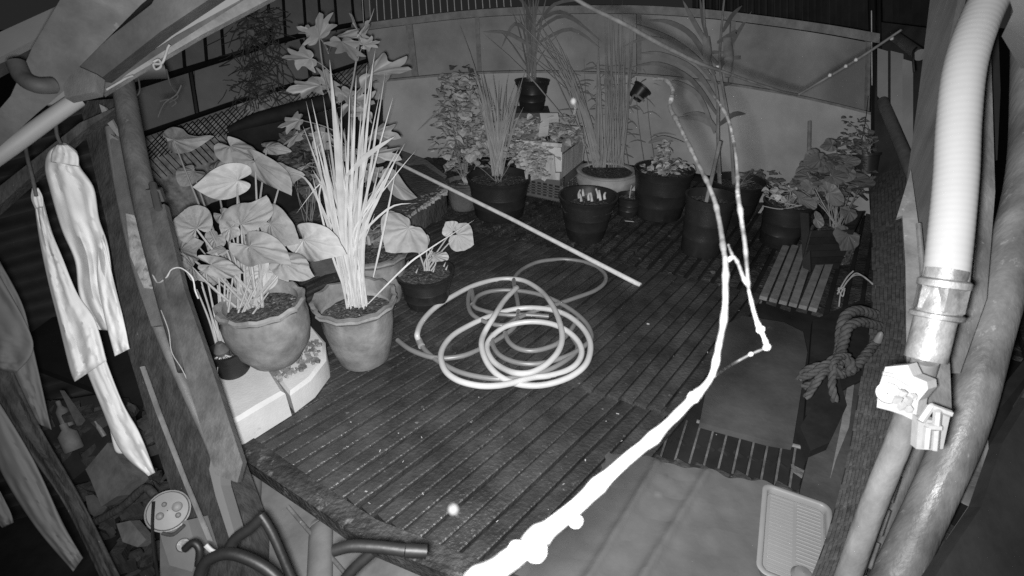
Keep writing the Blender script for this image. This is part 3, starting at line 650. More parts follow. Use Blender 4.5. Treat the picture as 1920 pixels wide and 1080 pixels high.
# ---- clay pot behind with the lobed-leaf shrub
t4, tp4, r4 = pot("second clay pot half hidden behind the spiky clump", 702, 468, 122, 560, .66, 'clay', wav=True, soil=.9)
ok = thing("okra_plant", "tall slender shrub with jagged lobed leaves behind the spiky clump", "plant", tp4); d4 = depth(tp4)
stalk(ok, [(692, 460, d4), (668, 350, d4), (650, 270, d4), (622, 190, d4 + .02), (606, 130, d4 + .05), (598, 70, d4 + .08), (596, 60, d4 + .08)], .006, .003, M['dstem'])
stalk(ok, [(694, 460, d4), (664, 300, d4 + .02), (655, 200, d4 + .02), (662, 150, d4 + .03), (672, 90, d4 + .05), (676, 70, d4 + .06)], .006, .003, M['dstem'])
OK_ = [((598, 70), (600, 24), (632, 48), .08), ((680, 62), (705, 18), (690, 52), .1), ((676, 64), (655, 26), (664, 44), .1), ((590, 62), (556, 52), (578, 72), .1), ((640, 78), (668, 112), (676, 80), .04), ((682, 84), (712, 78), (690, 98), .05), ((630, 70), (690, 60), (640, 60), .12), ((582, 110), (528, 106), (570, 84), 0.0),
       ((694, 140), (768, 124), (720, 104), .02), ((600, 160), (535, 168), (590, 140), .1), ((620, 165), (610, 130), (590, 145), .1), ((562, 225), (520, 238), (560, 206), -.05), ((610, 248), (585, 275), (590, 230), -.05), ((690, 210), (655, 215), (680, 190), 0), ((700, 250), (748, 252), (716, 228), 0), ((612, 268), (585, 290), (600, 255), 0), ((695, 290), (750, 292), (722, 272), -.05), ((660, 280), (640, 300), (640, 270), -.05), ((655, 195), (700, 190), (680, 165), .12), ((610, 330), (588, 345), (592, 312), 0), ((640, 170), (660, 200), (668, 170), .1),
       ((560, 250), (540, 275), (585, 240), .12), ((575, 310), (555, 330), (595, 300), .12), ((690, 320), (720, 330), (700, 300), .1), ((735, 340), (778, 372), (740, 365), .02), ((735, 410), (760, 420), (735, 395), .05), ((700, 440), (745, 438), (715, 425), .08)]
for i, (a, t, sd, q) in enumerate(OK_):
    dd_ = d4 + q - .02
    place_leaf(ok, (*a, dd_), (*t, dd_ - .05), (*sd, dd_ + .02), LOBED if i < 24 else HEART, LL, seed=i + 40, rings=5, droop=.12, cup=.1, ripple=.02, k=5)
    y = min(max(a[1] + 30, 70), 440); f = (460 - y) / 400
    sx = 692 - f * 85 if a[0] < 640 else 692 - f * 25
    stalk(ok, [(sx, y, d4 + .02), ((a[0] + sx) / 2, (a[1] + y) / 2 - 4, dd_), (*a, dd_ + .003)], .0022, .0016, M['dstem'])
bush(ok, 712, 448, 32, 18, d4 - .06, d4, 14, .035, 'round', DL)

# ---- black pot with a small caladium
t5, tp5, r5 = pot("squat black pot with a small broad-leaved plant beside the hose", 796, 508, 104, 570, .74, 'black')
ca = thing("taro_plant", "small plant with three broad pale leaves in the squat black pot", "plant", tp5); d5 = depth(tp5)
for i, (a, t, sd, q, ol) in enumerate([((765, 432), (722, 462), (790, 458), -.12, HEART), ((765, 432), (810, 425), (752, 402), -.10, ROUND), ((858, 440), (888, 458), (872, 414), .05, HEART), ((848, 432), (836, 416), (862, 420), .06, HEART), ((814, 480), (840, 482), (822, 470), -.03, ROUND), ((800, 462), (802, 440), (812, 456), 0, OVAL)]):
    if i == 1: continue
    if i == 0:
        place_leaf(ca, (766, 428, d5 - .12), (724, 466, d5 - .20), (806, 462, d5 - .14), HEART, BL, seed=77, rings=7, droop=.1, cup=.04, ripple=.012)
    else: place_leaf(ca, (*a, d5 + q), (*t, d5 + q - .03), (*sd, d5 + q + .02), ol, BL, seed=i + 70, rings=5, droop=.12, cup=.05, ripple=.02)
    stalk(ca, [(800 + rnd.uniform(-5, 5), 506, d5), ((a[0] + 800) / 2, (a[1] + 506) / 2 - 3, d5 + q / 2), (*a, d5 + q + .004)], .004, .0025)
for i in range(5): stalk(ca, [(796 + i * 3, 508, d5 - .01), (796 + i * 4 + rnd.uniform(-8, 8), 490, d5 - .01), (800 + rnd.uniform(-14, 16), 470 + rnd.uniform(-6, 8), d5)], .004, .002)
for x, y in ((750, 500), (762, 498), (832, 500), (836, 506), (780, 512), (812, 510)): stalk(ca, [(x, y, d5 - .01), (x + 2, y - 5, d5 - .01), (x + 4, y - 9, d5)], .004, .001, name="shoot")

# ================================================================== ROW ALONG THE WALL
def grassy(label, top, px, py, tips, n, spread, height, m=DB, w=(.005, .010), cat="plant", name="lemongrass"):
    t = thing(name, label, cat, top); d = depth(top)
    for i in range(n):
        if i < len(tips): x, y = tips[i]
        else:
            a = rnd.uniform(-spread, spread); h = height * rnd.uniform(.5, 1.0); x = px + math.sin(a) * h; y = py - math.cos(a) * h
        bx = px + rnd.uniform(-10, 10); dd_ = d + rnd.uniform(-.1, .18); ar = rnd.uniform(-.06, .06)
        blade(t, [(bx, py + rnd.uniform(-2, 3), d), (bx + (x - bx) * (.30 - ar), py + (y - py) * .38, d + (dd_ - d) * .4), (bx + (x - bx) * (.62 - ar), py + (y - py) * .72, d + (dd_ - d) * .7), (x, y, dd_)], rnd.uniform(*w), m, tw=rnd.uniform(-1.5, 1.5), sm=3)
    return t
# grey cylinder pot, black pot with lemongrass, herb bush
t6, tp6, r6 = pot("dull grey pot at the far left of the wall row under the herb bush", 868, 338, 62, 388, .85, 'clay', m=M['concrete'])
t7, tp7, r7 = pot("black pot holding lemongrass left of the basket crate", 935, 330, 116, 402, .80, 'black')
g1 = grassy("lemongrass clump fanning out of the black pot beside the herb bush", tp7, 933, 328, [(862, 48), (885, 120), (905, 130), (990, 112), (950, 150), (968, 180), (890, 150), (982, 200)], 62, .30, 200)
blade(g1, [onY(862, 172, 3.6), onY(818, 212, 3.6), onY(782, 246, 3.62)], .012, DB)
hb = thing("herb_bush", "dense small-leaved herb bush spreading left of the lemongrass", "plant", tp6)
b6 = tp6 + Vector((0.02, 0, 0))
bush(hb, 858, 232, 46, 100, depth(tp6) - .1, depth(tp6) + .3, 230, .055, 'oval', HL, 14, b6)
bush(hb, 905, 262, 60, 60, depth(tp7) + .02, depth(tp7) + .25, 150, .052, 'oval', HL, 8, tp7)
bush(hb, 864, 150, 28, 34, 3.6, 3.8, 34, .05, 'oval', DL, 6, b6)
# crate + foam box + foliage + black pot
def rot_box_parts(): pass
cc0, cc1, cc2 = onz(958, 362, 0), onz(1054, 382, 0), onz(1092, 346, 0)
cr_ = thing("basket_crate", "dark plastic basket crate with slotted sides under the foam box", "crate", cc0)
def crate(parent, a, b, c, z0, z1, m, rows, cols):
    """near-left a, near-right b, far-right c corners on the ground; slotted front and side"""
    d_ = a + (c - b)
    for (p, q, nc) in ((a, b, cols), (b, c, max(3, cols // 2)), (c, d_, 1), (d_, a, 1)):
        u = (q - p); nn = u.cross(Vector((0, 0, 1))).normalized()
        s = MB(); n_c = nc if nc > 1 else 1
        def bar(u0, u1, zz0, zz1):
            A = p + u * u0; B = p + u * u1
            s.prism([A + Vector((0, 0, zz0)), B + Vector((0, 0, zz0)), B + Vector((0, 0, zz1)), A + Vector((0, 0, zz1))], -nn * 0.006)
        if nc == 1: bar(0, 1, z0, z1)
        else:
            H_ = z1 - z0; bar(0, 1, z0, z0 + H_ * .14); bar(0, 1, z1 - H_ * .34, z1); bar(0, .06, z0, z1); bar(.94, 1, z0, z1)
            for i in range(1, nc): bar(.06 + .88 * i / nc - .018, .06 + .88 * i / nc + .018, z0 + H_ * .14, z1 - H_ * .34)
            for j in range(1, rows): zc = z0 + H_ * (.14 + .52 * j / rows); bar(.06, .94, zc - .003, zc + .003)
        s.build("side_panel", m, parent, smooth=0)
    s = MB(); s.prism([a + Vector((0, 0, z0)), b + Vector((0, 0, z0)), c + Vector((0, 0, z0)), d_ + Vector((0, 0, z0))], (0, 0, .006)); s.build("floor_panel", m, parent, smooth=0)
M['crate'] = mat("crate_plastic", 0.12, .6, .2, 8, .1)
crate(cr_, cc0, cc1, cc2, 0.005, 0.17, M['crate'], 5, 8)
zc0 = 0.175
fa, fb_, fc = onz(968, 330, zc0), onz(1049, 338, zc0), onz(1094, 300, zc0)
fbx = thing("foam_box", "pale foam box full of leaves standing on the basket crate", "foam box", fa)
fd = fa + (fc - fb_)
for nm, q in (("wall_panel", (fa, fb_)), ("wall_panel", (fb_, fc)), ("wall_panel", (fc, fd)), ("wall_panel", (fd, fa))):
    u = q[1] - q[0]; nn = u.cross(Vector((0, 0, 1))).normalized(); s = MB()
    s.prism([q[0], q[1], q[1] + Vector((0, 0, .20)), q[0] + Vector((0, 0, .20))], -nn * .022); s.build(nm, M['foam2'], fbx)
    s = MB(); s.prism([q[0] + nn * .004 + Vector((0, 0, .203)), q[1] + nn * .004 + Vector((0, 0, .203)), q[1] + nn * .004 + Vector((0, 0, .225)), q[0] + nn * .004 + Vector((0, 0, .225))], -nn * .03); s.build("rim", M['foam2'], fbx)
s = MB(); s.prism([p + Vector((0, 0, .15)) for p in (fa, fb_, fc, fd)], (0, 0, .01)); s.build("soil", M['soil'], fbx)
dfb = depth(fa + Vector((0, 0, .2)))
cv = thing("creeper_plant", "thick mat of small pale leaves overflowing the foam box", "plant", (fa + fc) / 2 + Vector((0, 0, .16)))
bush(cv, 1020, 250, 62, 36, dfb - .02, dfb + .3, 280, .048, 'oval', HL, 12, (fa + fc) / 2 + Vector((0, 0, .16)))
bush(cv, 995, 288, 44, 26, dfb - .08, dfb + .0, 150, .042, 'oval', HL)
bush(cv, 1008, 322, 16, 10, dfb - .09, dfb - .04, 34, .045, 'oval', HL)
# folded white bag on the leaves
wb = thing("foam_scrap", "broken white foam pieces lying on the leaves of the foam box", "foam scrap", P(1030, 240, dfb))
slab([(1012, 212, dfb + .02), (1046, 212, dfb + .02), (1048, 222, dfb - .01), (1030, 224, dfb - .01), (1028, 248, dfb - .03), (1010, 250, dfb - .03), (1014, 224, dfb - .01)], .03).build("block", M['foam'], wb)
slab([(1026, 282, dfb - .06), (1042, 276, dfb - .06), (1054, 286, dfb - .06), (1053, 322, dfb - .06), (1042, 322, dfb - .06), (1040, 290, dfb - .06)], .03).build("block", M['foam'], wb)
# tall black pot raised on a stand behind, with long stems
t8, tp8, r8 = pot("tall black pot raised above the foliage in front of the wall", 998, 150, 62, 204, .74, 'black', zf=0.46)
sb = MB(); bb8 = Vector(t8.location); sb.box((bb8.x, bb8.y, .228), .24, .24, .456); tag(sb.build("block_stand", M['concrete']), "rough concrete stand carrying the tall black pot behind the leaves", "stand")
g2 = grassy("tall leafy stems rising out of the raised black pot", tp8, 998, 146, [(1000, -30), (975, -20), (1020, -40), (960, 20), (1052, 60), (940, 60)], 26, .22, 190, OB, (.006, .012), name="orchid_plant")
for pts in ([(1010, 40), (1050, 22), (1092, 44)], [(1005, 60), (1060, 30), (1128, 78)], [(1010, 80), (1070, 55), (1125, 90)], [(1000, 90), (950, 62), (905, 60)], [(1000, 70), (965, 45), (940, 90)], [(1005, 50), (1040, 8), (1090, 0)], [(1000, 60), (985, 10), (955, -20)]):
    blade(g2, [(x, y, 3.5 + j * .06) for j, (x, y) in enumerate(pts)], .022, OB)
# pale clay bowl with tall lemongrass
t9, tp9, r9 = pot("pale round clay pot under the tall reeds right of the crate", 1138, 318, 108, 362, .72, 'jar', m=M['terra2'], soil=.92)
g3 = grassy("tall thin reeds fanning from the pale round clay pot", tp9, 1122, 312, [(955, 22), (905, 62), (985, 52), (1004, 10), (1020, 60), (1045, 80), (1060, 100)], 24, .0, 260, DB, (.005, .008), name="reed_plant")
for i in range(34):
    bx = 1140 + rnd.uniform(-8, 30); x = bx + rnd.uniform(-14, 26); blade(g3, [(bx, 314, depth(tp9)), ((bx + x) / 2 + 2, 200 + rnd.uniform(-20, 40), 3.4), (x, rnd.uniform(-20, 180), 3.55)], rnd.uniform(.004, .008), DB, sm=3)
for i in range(16):
    bx = 1105 + rnd.uniform(-8, 20); blade(g3, [(bx + 6, 314, depth(tp9)), (bx - 20, 210, 3.3), (bx - 48 - rnd.uniform(0, 10), 110 + rnd.uniform(-20, 60), 3.4), (bx - 100 - rnd.uniform(0, 60), rnd.uniform(10, 110), 3.5)], rnd.uniform(.005, .009), DB, sm=3)
# thin-leaf bamboo spray behind it
bs = thing("bamboo_plant", "wispy dim shrub with thin drooping leaves in front of the wall", "plant", onz(1190, 330, 0))
for i in range(70):
    x = rnd.uniform(1075, 1230); y = rnd.uniform(120, 300); dx = rnd.choice((-1, 1)) * rnd.uniform(18, 44)
    blade(bs, [(x, y, 3.75), (x + dx * .5, y - rnd.uniform(0, 8), 3.7), (x + dx, y + rnd.uniform(-2, 14), 3.68)], rnd.uniform(.006, .011), OB, sm=3, name="leaf")
for x in (1095, 1118, 1160, 1190, 1210): stalk(bs, [(x + 20, 320, 3.55), (x + 6, 220, 3.72), (x, 110, 3.78)], .003, .0015, M['dstem'])
# black tub at the front with white stubs
t10, tp10, r10 = pot("black tub with short white stubs standing forward of the wall row", 1103, 366, 106, 445, .66, 'black', soil=.72)
d10 = depth(tp10); sh = thing("sprout_plant", "short white sprouting stubs in the black tub", "plant", tp10)
for x, y in ((1086, 372), (1094, 368), (1104, 376), (1110, 378), (1122, 372), (1126, 376), (1134, 374), (1090, 378)):
    stalk(sh, [(x, y, d10 - .01), (x - 1, y - 8, d10 - .01), (x - 2 + rnd.uniform(-3, 4), y - 10 - rnd.uniform(2, 10), d10)], .008, .005, M['litter'], "shoot", 3, 7)
t11, tp11, r11 = pot("small black square pot tucked right of the black tub", 1181, 366, 44, 402, .8, 'black')
stalk(thing("stake_plant", "single thin pale stub standing in the small black pot", "plant", tp11), [tp11, tp11 + Vector((0, 0, .04)), tp11 + Vector((.003, 0, .08))], .004, .003)
slab([(1180, 325, 3.5), (1200, 322, 3.5), (1206, 365, 3.4), (1180, 366, 3.4)], .02).build("tmp", M['foam'])
_o = bpy.data.objects["tmp"]; _o.name = "foam_scrap"; tag(_o, "pale foam offcut leaning behind the small black pot", "foam scrap")
t12, tp12, r12 = pot("large black pot with a ferny plant in the middle of the wall row", 1246, 316, 106, 402, .84, 'black')
fe = thing("fern_plant", "small leafy plant with a crooked top in the large middle black pot", "plant", tp12); d12 = depth(tp12)
bush(fe, 1246, 312, 44, 16, d12 - .06, d12 + .06, 60, .035, 'oval', HL, 8, tp12)
bush(fe, 1246, 286, 14, 22, d12 - .03, d12 + .05, 40, .032, 'oval', HL, 6, tp12)
for pts in ([(1216, 268), (1236, 262), (1262, 266)], [(1222, 264), (1245, 258), (1284, 268)], [(1246, 290), (1252, 266), (1240, 255)]):
    blade(fe, [(x, y, d12 + .08) for x, y in pts], .02, OB, name="leaf")
t13, tp13, r13 = pot("black pot in front with a wooden stake behind the twig fork", 1334, 366, 88, 470, .85, 'black')
t14, tp14, r14 = pot("black pot behind holding the tall corn plant", 1386, 338, 96, 412, .72, 'black')
d14 = depth(tp14)
cp_ = thing("corn_plant", "tall dim plant with long arching leaves against the wall", "plant", tp14)
stalk(cp_, [(1350, 350, d14), (1346, 260, d14 + .1), (1345, 180, d14 + .15), (1330, 110, d14 + .2), (1322, 60, d14 + .2), (1318, -20, d14 + .2)], .012, .006, M['dstem'])
stalk(cp_, [(1376, 345, d14), (1368, 240, d14 + .1), (1350, 130, d14 + .15), (1352, 60, d14 + .2), (1360, -20, d14 + .2)], .010, .006, M['dstem'])
for pts, w in (([(1345, 160), (1290, 100), (1220, 72), (1168, 88)], .030), ([(1340, 140), (1300, 70), (1255, 42), (1214, 38)], .028), ([(1345, 190), (1300, 130), (1240, 102), (1200, 100)], .028), ([(1344, 215), (1296, 150), (1235, 120), (1185, 126)], .026), ([(1340, 250), (1310, 180), (1270, 155), (1255, 155)], .026),
               ([(1342, 240), (1310, 222), (1265, 222)], .03), ([(1345, 245), (1316, 216), (1280, 215)], .03), ([(1348, 235), (1375, 215), (1398, 214)], .03), ([(1350, 130), (1372, 80), (1410, 20)], .028), ([(1345, 80), (1380, 60), (1376, 64)], .03), ([(1330, 90), (1300, 40), (1280, 0)], .026), ([(1355, 60), (1372, 30), (1392, 10)], .026), ([(1350, 125), (1330, 100), (1372, 100)], .02), ([(1352, 160), (1360, 158), (1372, 158)], .022), ([(1326, 70), (1318, 40), (1312, -10)], .02), ([(1350, 110), (1388, 108), (1372, 106)], .02), ([(1320, 120), (1260, 75), (1190, 45)], .026)):
    blade(cp_, [(x, y, d14 + .16 + .05 * j) for j, (x, y) in enumerate(pts)], w, OB, name="leaf")
for x, y0, y1, w in ((1324, 70, 130, .05), (1364, 72, 145, .055)):
    MB().tube([(P(x, y0, d14 + .18)), P(x + 2, (y0 + y1) / 2, d14 + .18), P(x, y1, d14 + .18)], [w * .5, w * .62, w * .3], 10, 4, flat=.5).build("husk", M['batten'], cp_, smooth=60)
stk = MB().tube([tp13 + Vector((-.02, 0, -.03)), P(1350, 266, depth(tp13) + .05)], .010, 8); tag(stk.build("stake", M['batten']), "short dark wooden stake standing in the black pot behind the twig", "stake")
bush(thing("creeper_plant", "low spray of fine leaves right of the tall corn plant pot", "plant", tp14), 1430, 338, 46, 20, d14, d14 + .2, 70, .03, 'oval', DL, 8, tp14)
# right cluster
t15, tp15, r15 = pot("black square-sided pot with sparse twigs near the right corner", 1480, 378, 84, 455, .8, 'black')
tw = thing("twiggy_plant", "sparse small-leaved twigs sprawling over the square-sided pot", "plant", tp15); d15 = depth(tp15)
bush(tw, 1478, 360, 44, 18, d15 - .05, d15 + .08, 50, .035, 'oval', HL, 10, tp15)
stalk(tw, [(1500, 386, d15 - .08), (1470, 380, d15 - .1), (1436, 368, d15 - .1)], .003, .002); stalk(tw, [(1505, 384, d15 - .08), (1465, 392, d15 - .1), (1430, 386, d15 - .1)], .003, .002)
slab([(1424, 360, 3.35), (1442, 358, 3.35), (1438, 420, 3.2), (1414, 420, 3.2)], .02).build("tmp", M['foam'])
_o = bpy.data.objects["tmp"]; _o.name = "foam_scrap"; tag(_o, "pale foam offcut leaning between the two black pots by the corner", "foam scrap")
bk = thing("basket", "black ribbed square basket at the right corner of the deck", "basket", onz(1520, 510, 0))
d16 = DZ(1520, 508)
q = [P(1462, 395, d16 + .05), P(1600, 425, d16 - .05), P(1598, 470, d16 - .1), P(1560, 498, d16), P(1510, 520, d16 + .0), P(1500, 500, d16)]
ba, bb_, bc = onz(1500, 508, 0), onz(1572, 505, 0), onz(1590, 470, 0); bd = ba + (bc - bb_)
for p0, p1 in ((ba, bb_), (bb_, bc), (bc, bd), (bd, ba)):
    u = p1 - p0; nn = u.cross(Vector((0, 0, 1))).normalized()
    for j in range(6):
        z0 = .004 + j * .036; fl = 1 + j * .02; c_ = (ba + bc) / 2
        e = [c_ + (p0 - c_) * fl, c_ + (p1 - c_) * fl]
        s = MB(); s.prism([e[0] + Vector((0, 0, z0)), e[1] + Vector((0, 0, z0)), e[1] + Vector((0, 0, z0 + .033)), e[0] + Vector((0, 0, z0 + .033))], -nn * .006); s.build("slat", M['black'], bk, smooth=0)
s = MB(); s.box((ba + bc) / 2 + Vector((0, 0, .09)), .15, .15, .16, R(10)); s.build("soil", M['soil'], bk)
slab([(1500, 398, d16 - .02), (1516, 400, d16 - .06), (1520, 510, d16 - .06), (1506, 512, d16 - .04)], .012).build("side_flap", M['black'], bk)
rb = thing("betel_plant", "bushy plant with rounded and heart-shaped leaves in the black basket", "plant", (ba + bc) / 2 + Vector((0, 0, .18)))
bq = (ba + bc) / 2 + Vector((0, 0, .18)); db = depth(bq)
bush(rb, 1556, 340, 62, 52, db - .08, db + .35, 150, .06, 'round', DL, 16, bq)
bush(rb, 1600, 320, 40, 60, db + .1, db + .4, 130, .032, 'oval', DL, 6, bq)
for i, (a, t, sd) in enumerate([((1520, 352), (1500, 345), (1522, 366)), ((1537, 300), (1508, 306), (1540, 314)), ((1560, 272), (1538, 276), (1562, 284)), ((1500, 372), (1532, 384), (1508, 388)), ((1592, 396), (1588, 420), (1606, 402)), ((1530, 410), (1545, 420), (1528, 424)), ((1512, 345), (1545, 345), (1520, 335)), ((1560, 330), (1590, 336), (1570, 318)), ((1590, 440), (1578, 470), (1612, 455)), ((1555, 362), (1584, 372), (1560, 384))]):
    place_leaf(rb, (*a, db - .1), (*t, db - .12), (*sd, db - .08), ROUND if i % 2 else HEART, DL, seed=i + 90, rings=4, droop=.1, cup=.1, ripple=.02)
tag(MB().tube([onz(1514, 400, .1), P(1518, 228, 3.0)], .011, 8).build("stake", M['batten']), "tall dark wooden stake standing among the round leaves", "stake")
# hanging pots
def hangpot(label, x0, y0, w0, x1, y1, w1, d, m=M['black']):
    a, b = P(x0, y0, d), P(x1, y1, d + .02); ax = (a - b).normalized(); L_ = (a - b).length; r0 = w0 / 2 * d / 960; r1 = w1 / 2 * d / 960
    t = thing("hanging_pot", label, "plant pot", b)
    MB().lathe([(0.001, 0), (r1, .0), (r0 * .96, L_ * .85), (r0 * 1.06, L_ * .87), (r0 * 1.08, L_), (r0 * .98, L_), (r0 * .9, L_ * .8), (r1 * .9, .01), (.001, .01)], b, ax, 28, cap=False).build("pot_body", m, t)
    return t, a, b
th, a_, b_ = hangpot("empty black pot hung tilted on the pale wall", 1206, 164, 36, 1190, 184, 26, 3.72)
MB().tube([P(1181, 196, 3.6), P(1190, 178, 3.64), P(1208, 190, 3.66)], .008, 6, 4).build("hanger", M['dstem'], th)
stalk(th, [(1194, 160, 3.7), (1190, 100, 3.8), (1186, 60, 3.9)], .002, .002, M['blackm'], "wire")
th2, a_, b_ = hangpot("small black pot hanging in the right corner beside the mat wall", 1625, 288, 44, 1624, 326, 34, 2.7)
fp2 = thing("trailing_plant", "fine-leaved plant spilling from the small pot in the right corner", "plant", a_)
bush(fp2, 1622, 268, 26, 20, 2.62, 2.8, 60, .032, 'oval', DL, 6, a_); bush(fp2, 1602, 240, 24, 24, 2.7, 2.85, 26, .024, 'oval', DL, 5, a_); bush(fp2, 1580, 275, 26, 16, 2.7, 2.85, 26, .024, 'oval', DL, 4, a_)
stalk(th2, [(1610, 290, 2.7), (1622, 230, 2.72), (1628, 180, 2.75)], .0015, .0015, M['blackm'], "wire")
# ================================================================== RIGHT SIDE
# pallet with pale slats
pt = thing("pallet", "low pallet of pale spaced slats before the black square-sided pot", "pallet", onz(1480, 560, 0))
for i in range(6):
    f = i / 5.0
    b0 = (1432 + i * 18.6, 556 + i * 4.2); t0 = (1474 + i * 17, 460 - i * .5 + (26 if i > 3 else 0))
    A, B = onz(b0[0], b0[1], .03), onz(t0[0], t0[1], .03); u = (B - A).normalized(); nn = Vector((-u.y, u.x, 0)) * .0155
    MB().prism([A - nn, A + nn, B + nn, B - nn], (0, 0, -.018)).build("slat", M['slat'], pt, smooth=0)
for f in (.12, .85):
    A, B = onz(1432, 556, .011).lerp(onz(1474, 460, .011), f), onz(1525, 577, .011).lerp(onz(1560, 458, .011), f); u = (B - A).normalized(); nn = Vector((-u.y, u.x, 0)) * .02
    MB().prism([A - nn, A + nn, B + nn, B - nn], (0, 0, -.012)).build("bearer", M['under'], pt, smooth=0)
# smooth grey lid with raised rounded rim
LP = [(1352, 640), (1362, 608), (1392, 592), (1470, 604), (1506, 622), (1514, 660), (1498, 760), (1486, 834), (1440, 826), (1312, 792), (1322, 740)]
lb = MB().prism([onz(x, y, .026) for x, y in LP], (0, 0, -.022))
tag(lb.build("grey_board", M['lid'], smooth=0), "smooth dark grey board lying on the deck above the slotted opening", "board")
# slotted opening: bars over a dark gap
gr = thing("drain_grate", "slotted grate of thin dark bars between the grey board and the tarp", "grate", onz(1400, 850, 0))
MB().tube([onz(1306, 790, .004), onz(1420, 818, .004), onz(1530, 846, .004)], .006, 6).build("frame_bar", M['slat'], gr)
MB().tube([onz(1240, 862, -.01), onz(1400, 900, -.01), onz(1525, 935, -.01)], .008, 6).build("frame_bar", M['under'], gr)
for i in range(12):
    tx = 1262 + i * 25.5; ty = 782 + i * 5.8; bx = 1236 + i * 27.0; by = 858 + i * 6.2
    A, B = onz(bx, by + 4, -.004), onz(tx, ty, -.004); u = (B - A).normalized(); nn = Vector((-u.y, u.x, 0)) * .0042
    MB().prism([A - nn, A + nn * .4, B + nn * .4, B - nn], (0, 0, -.03)).build("bar", M['woven'], gr, smooth=0)
    # grimy crossbits under the bars
    MB().box(onz(bx + 14, by - 36, -.024), .012, .03, .004, R(40), .002).build("infill", M['under'], gr)
MB().box(onz(1500, 886, -.006), .018, .05, .012, R(50), .004).build("infill", M['concrete'], gr)
# grey tarp over the front right corner
CREASE = [(*onz(1232, 871).xy, *onz(1117, 1065).xy), (*onz(1300, 930).xy, *onz(1212, 1073).xy)]
NX, NY = 90, 60
L_e = [(1140, 845), (1110, 905), (1040, 990), (960, 1080), (880, 1180), (780, 1290)]; R_e = [(1530, 926), (1540, 985), (1570, 1080), (1600, 1180), (1640, 1300), (1700, 1400)]
lp_, _ = crom([Vector((*a, 0)) for a in L_e], [0] * 6, 10); rp_, _ = crom([Vector((*a, 0)) for a in R_e], [0] * 6, 10)
s = MB()
for side in (0, 1):
    for j in range(NY + 1):
        f = j / NY; a = lp_[int(f * (len(lp_) - 1))]; b = rp_[int(f * (len(rp_) - 1))]
        for i in range(NX + 1):
            g = i / NX; x = a.x + (b.x - a.x) * g; y = a.y + (b.y - a.y) * g + (3.5 * math.sin(g * 23) + 2 * math.sin(g * 57)) * (1 - f) ** 6
            if i == 0: x += 3 * math.sin(j * 1.7)
            p = onz(x, y, .012)
            c_ = (p.x * math.cos(R(-42)) + p.y * math.sin(R(-42)))
            z = .012 + .003 * (0.5 + .5 * math.cos(c_ * 2 * math.pi / .16)) ** 3 + .004 * noise.noise(Vector((p.x * 5, p.y * 3, 1))) + .004 * noise.noise(Vector((p.x * 22, p.y * 22, 5)))
            z -= .02 * max(0, 1 - min(g, 1 - g) * 20) * .4
            for (ax_, ay_, bx_, by_) in CREASE:
                dl = abs((bx_ - ax_) * (p.y - ay_) - (by_ - ay_) * (p.x - ax_)) / math.hypot(bx_ - ax_, by_ - ay_); z += .012 * math.exp(-(dl / .012) ** 2) * (1 if f > .03 else .5)
            s.v.append(Vector((p.x, p.y, max(.006, z) - .003 * side)))
W_ = NX + 1; N_ = W_ * (NY + 1)
for j in range(NY):
    for i in range(NX):
        a = j * W_ + i; s.f.append((a, a + W_, a + W_ + 1, a + 1)); s.f.append((a + N_, a + 1 + N_, a + W_ + 1 + N_, a + W_ + N_))
for i in range(NX): s.f.append((i, i + 1, i + 1 + N_, i + N_))
for j in range(NY): a = j * W_; s.f.append((a, a + N_, a + W_ + N_, a + W_)); a += NX; s.f.append((a, a + W_, a + W_ + N_, a + N_))
tag(s.build("tarp", M['tarp'], smooth=70), "creased grey tarpaulin spread over the near right corner of the deck", "tarp")
# tray
tr = thing("basket_tray", "shallow rectangular plastic tray with a ribbed floor on the grey tarp", "tray", onz(1485, 1000, .03))
def rrect(cx, cy, w, h, r, n=6):
    out = []
    for (sx, sy, a0) in ((1, 1, 0), (-1, 1, 90), (-1, -1, 180), (1, -1, 270)):
        for k in range(n + 1):
            a = R(a0 + 90 * k / n); out.append((cx + sx * (w / 2 - r) + r * math.cos(a), cy + sy * (h / 2 - r) + r * math.sin(a)))
    return out
c0 = onz(1492, 1006, .05); ux = (onz(1565, 960, .05) - onz(1440, 932, .05)); uy = (onz(1462, 930, .05) - onz(1415, 1075, .05)); lw, lh = ux.length * 1.0, uy.length * 1.05
ux.normalize(); uy.normalize(); _a = math.atan2(ux.y, ux.x); _b = math.atan2(uy.y, uy.x) - math.pi / 2; _a = (_a + _b) / 2
ux = Vector((math.cos(_a), math.sin(_a), 0)); uy = Vector((-math.sin(_a), math.cos(_a), 0))
def trp(x, y, z): return c0 + ux * x + uy * y + Vector((0, 0, z))
prof = [(-.012, -.035), (.0, -.004), (.003, .002), (0, .004), (-.007, .004), (-.010, .001), (-.011, -.014), (-.013, -.014)]
s = MB(); ring = []
for o, z in prof:
    rr_ = rrect(0, 0, lw + 2 * o, lh + 2 * o, .022 + o * .6); ring.append(len(rr_)); s.v += [trp(x, y, z) for x, y in rr_]
n = ring[0]
for j in range(len(prof) - 1):
    for i in range(n): s.f.append((j * n + i, j * n + (i + 1) % n, (j + 1) * n + (i + 1) % n, (j + 1) * n + i))
s.build("rim", M['tray'], tr, smooth=50)
s = MB(); s.prism([trp(x, y, -.014) for x, y in rrect(0, 0, lw - .025, lh - .025, .014)], (0, 0, -.004)); s.build("tray_floor", M['tray'], tr)
rows = 22
for j in range(rows):
    y = -lh / 2 + .022 + (lh - .044) * j / (rows - 1)
    s = MB()
    for h_ in (-1, 1):
        s.tube([trp(h_ * .004, y, -.0125), trp(h_ * (lw / 2 - .02), y, -.0125)], .0019, 5)
    s.build("rib", M['tray'], tr, smooth=50)
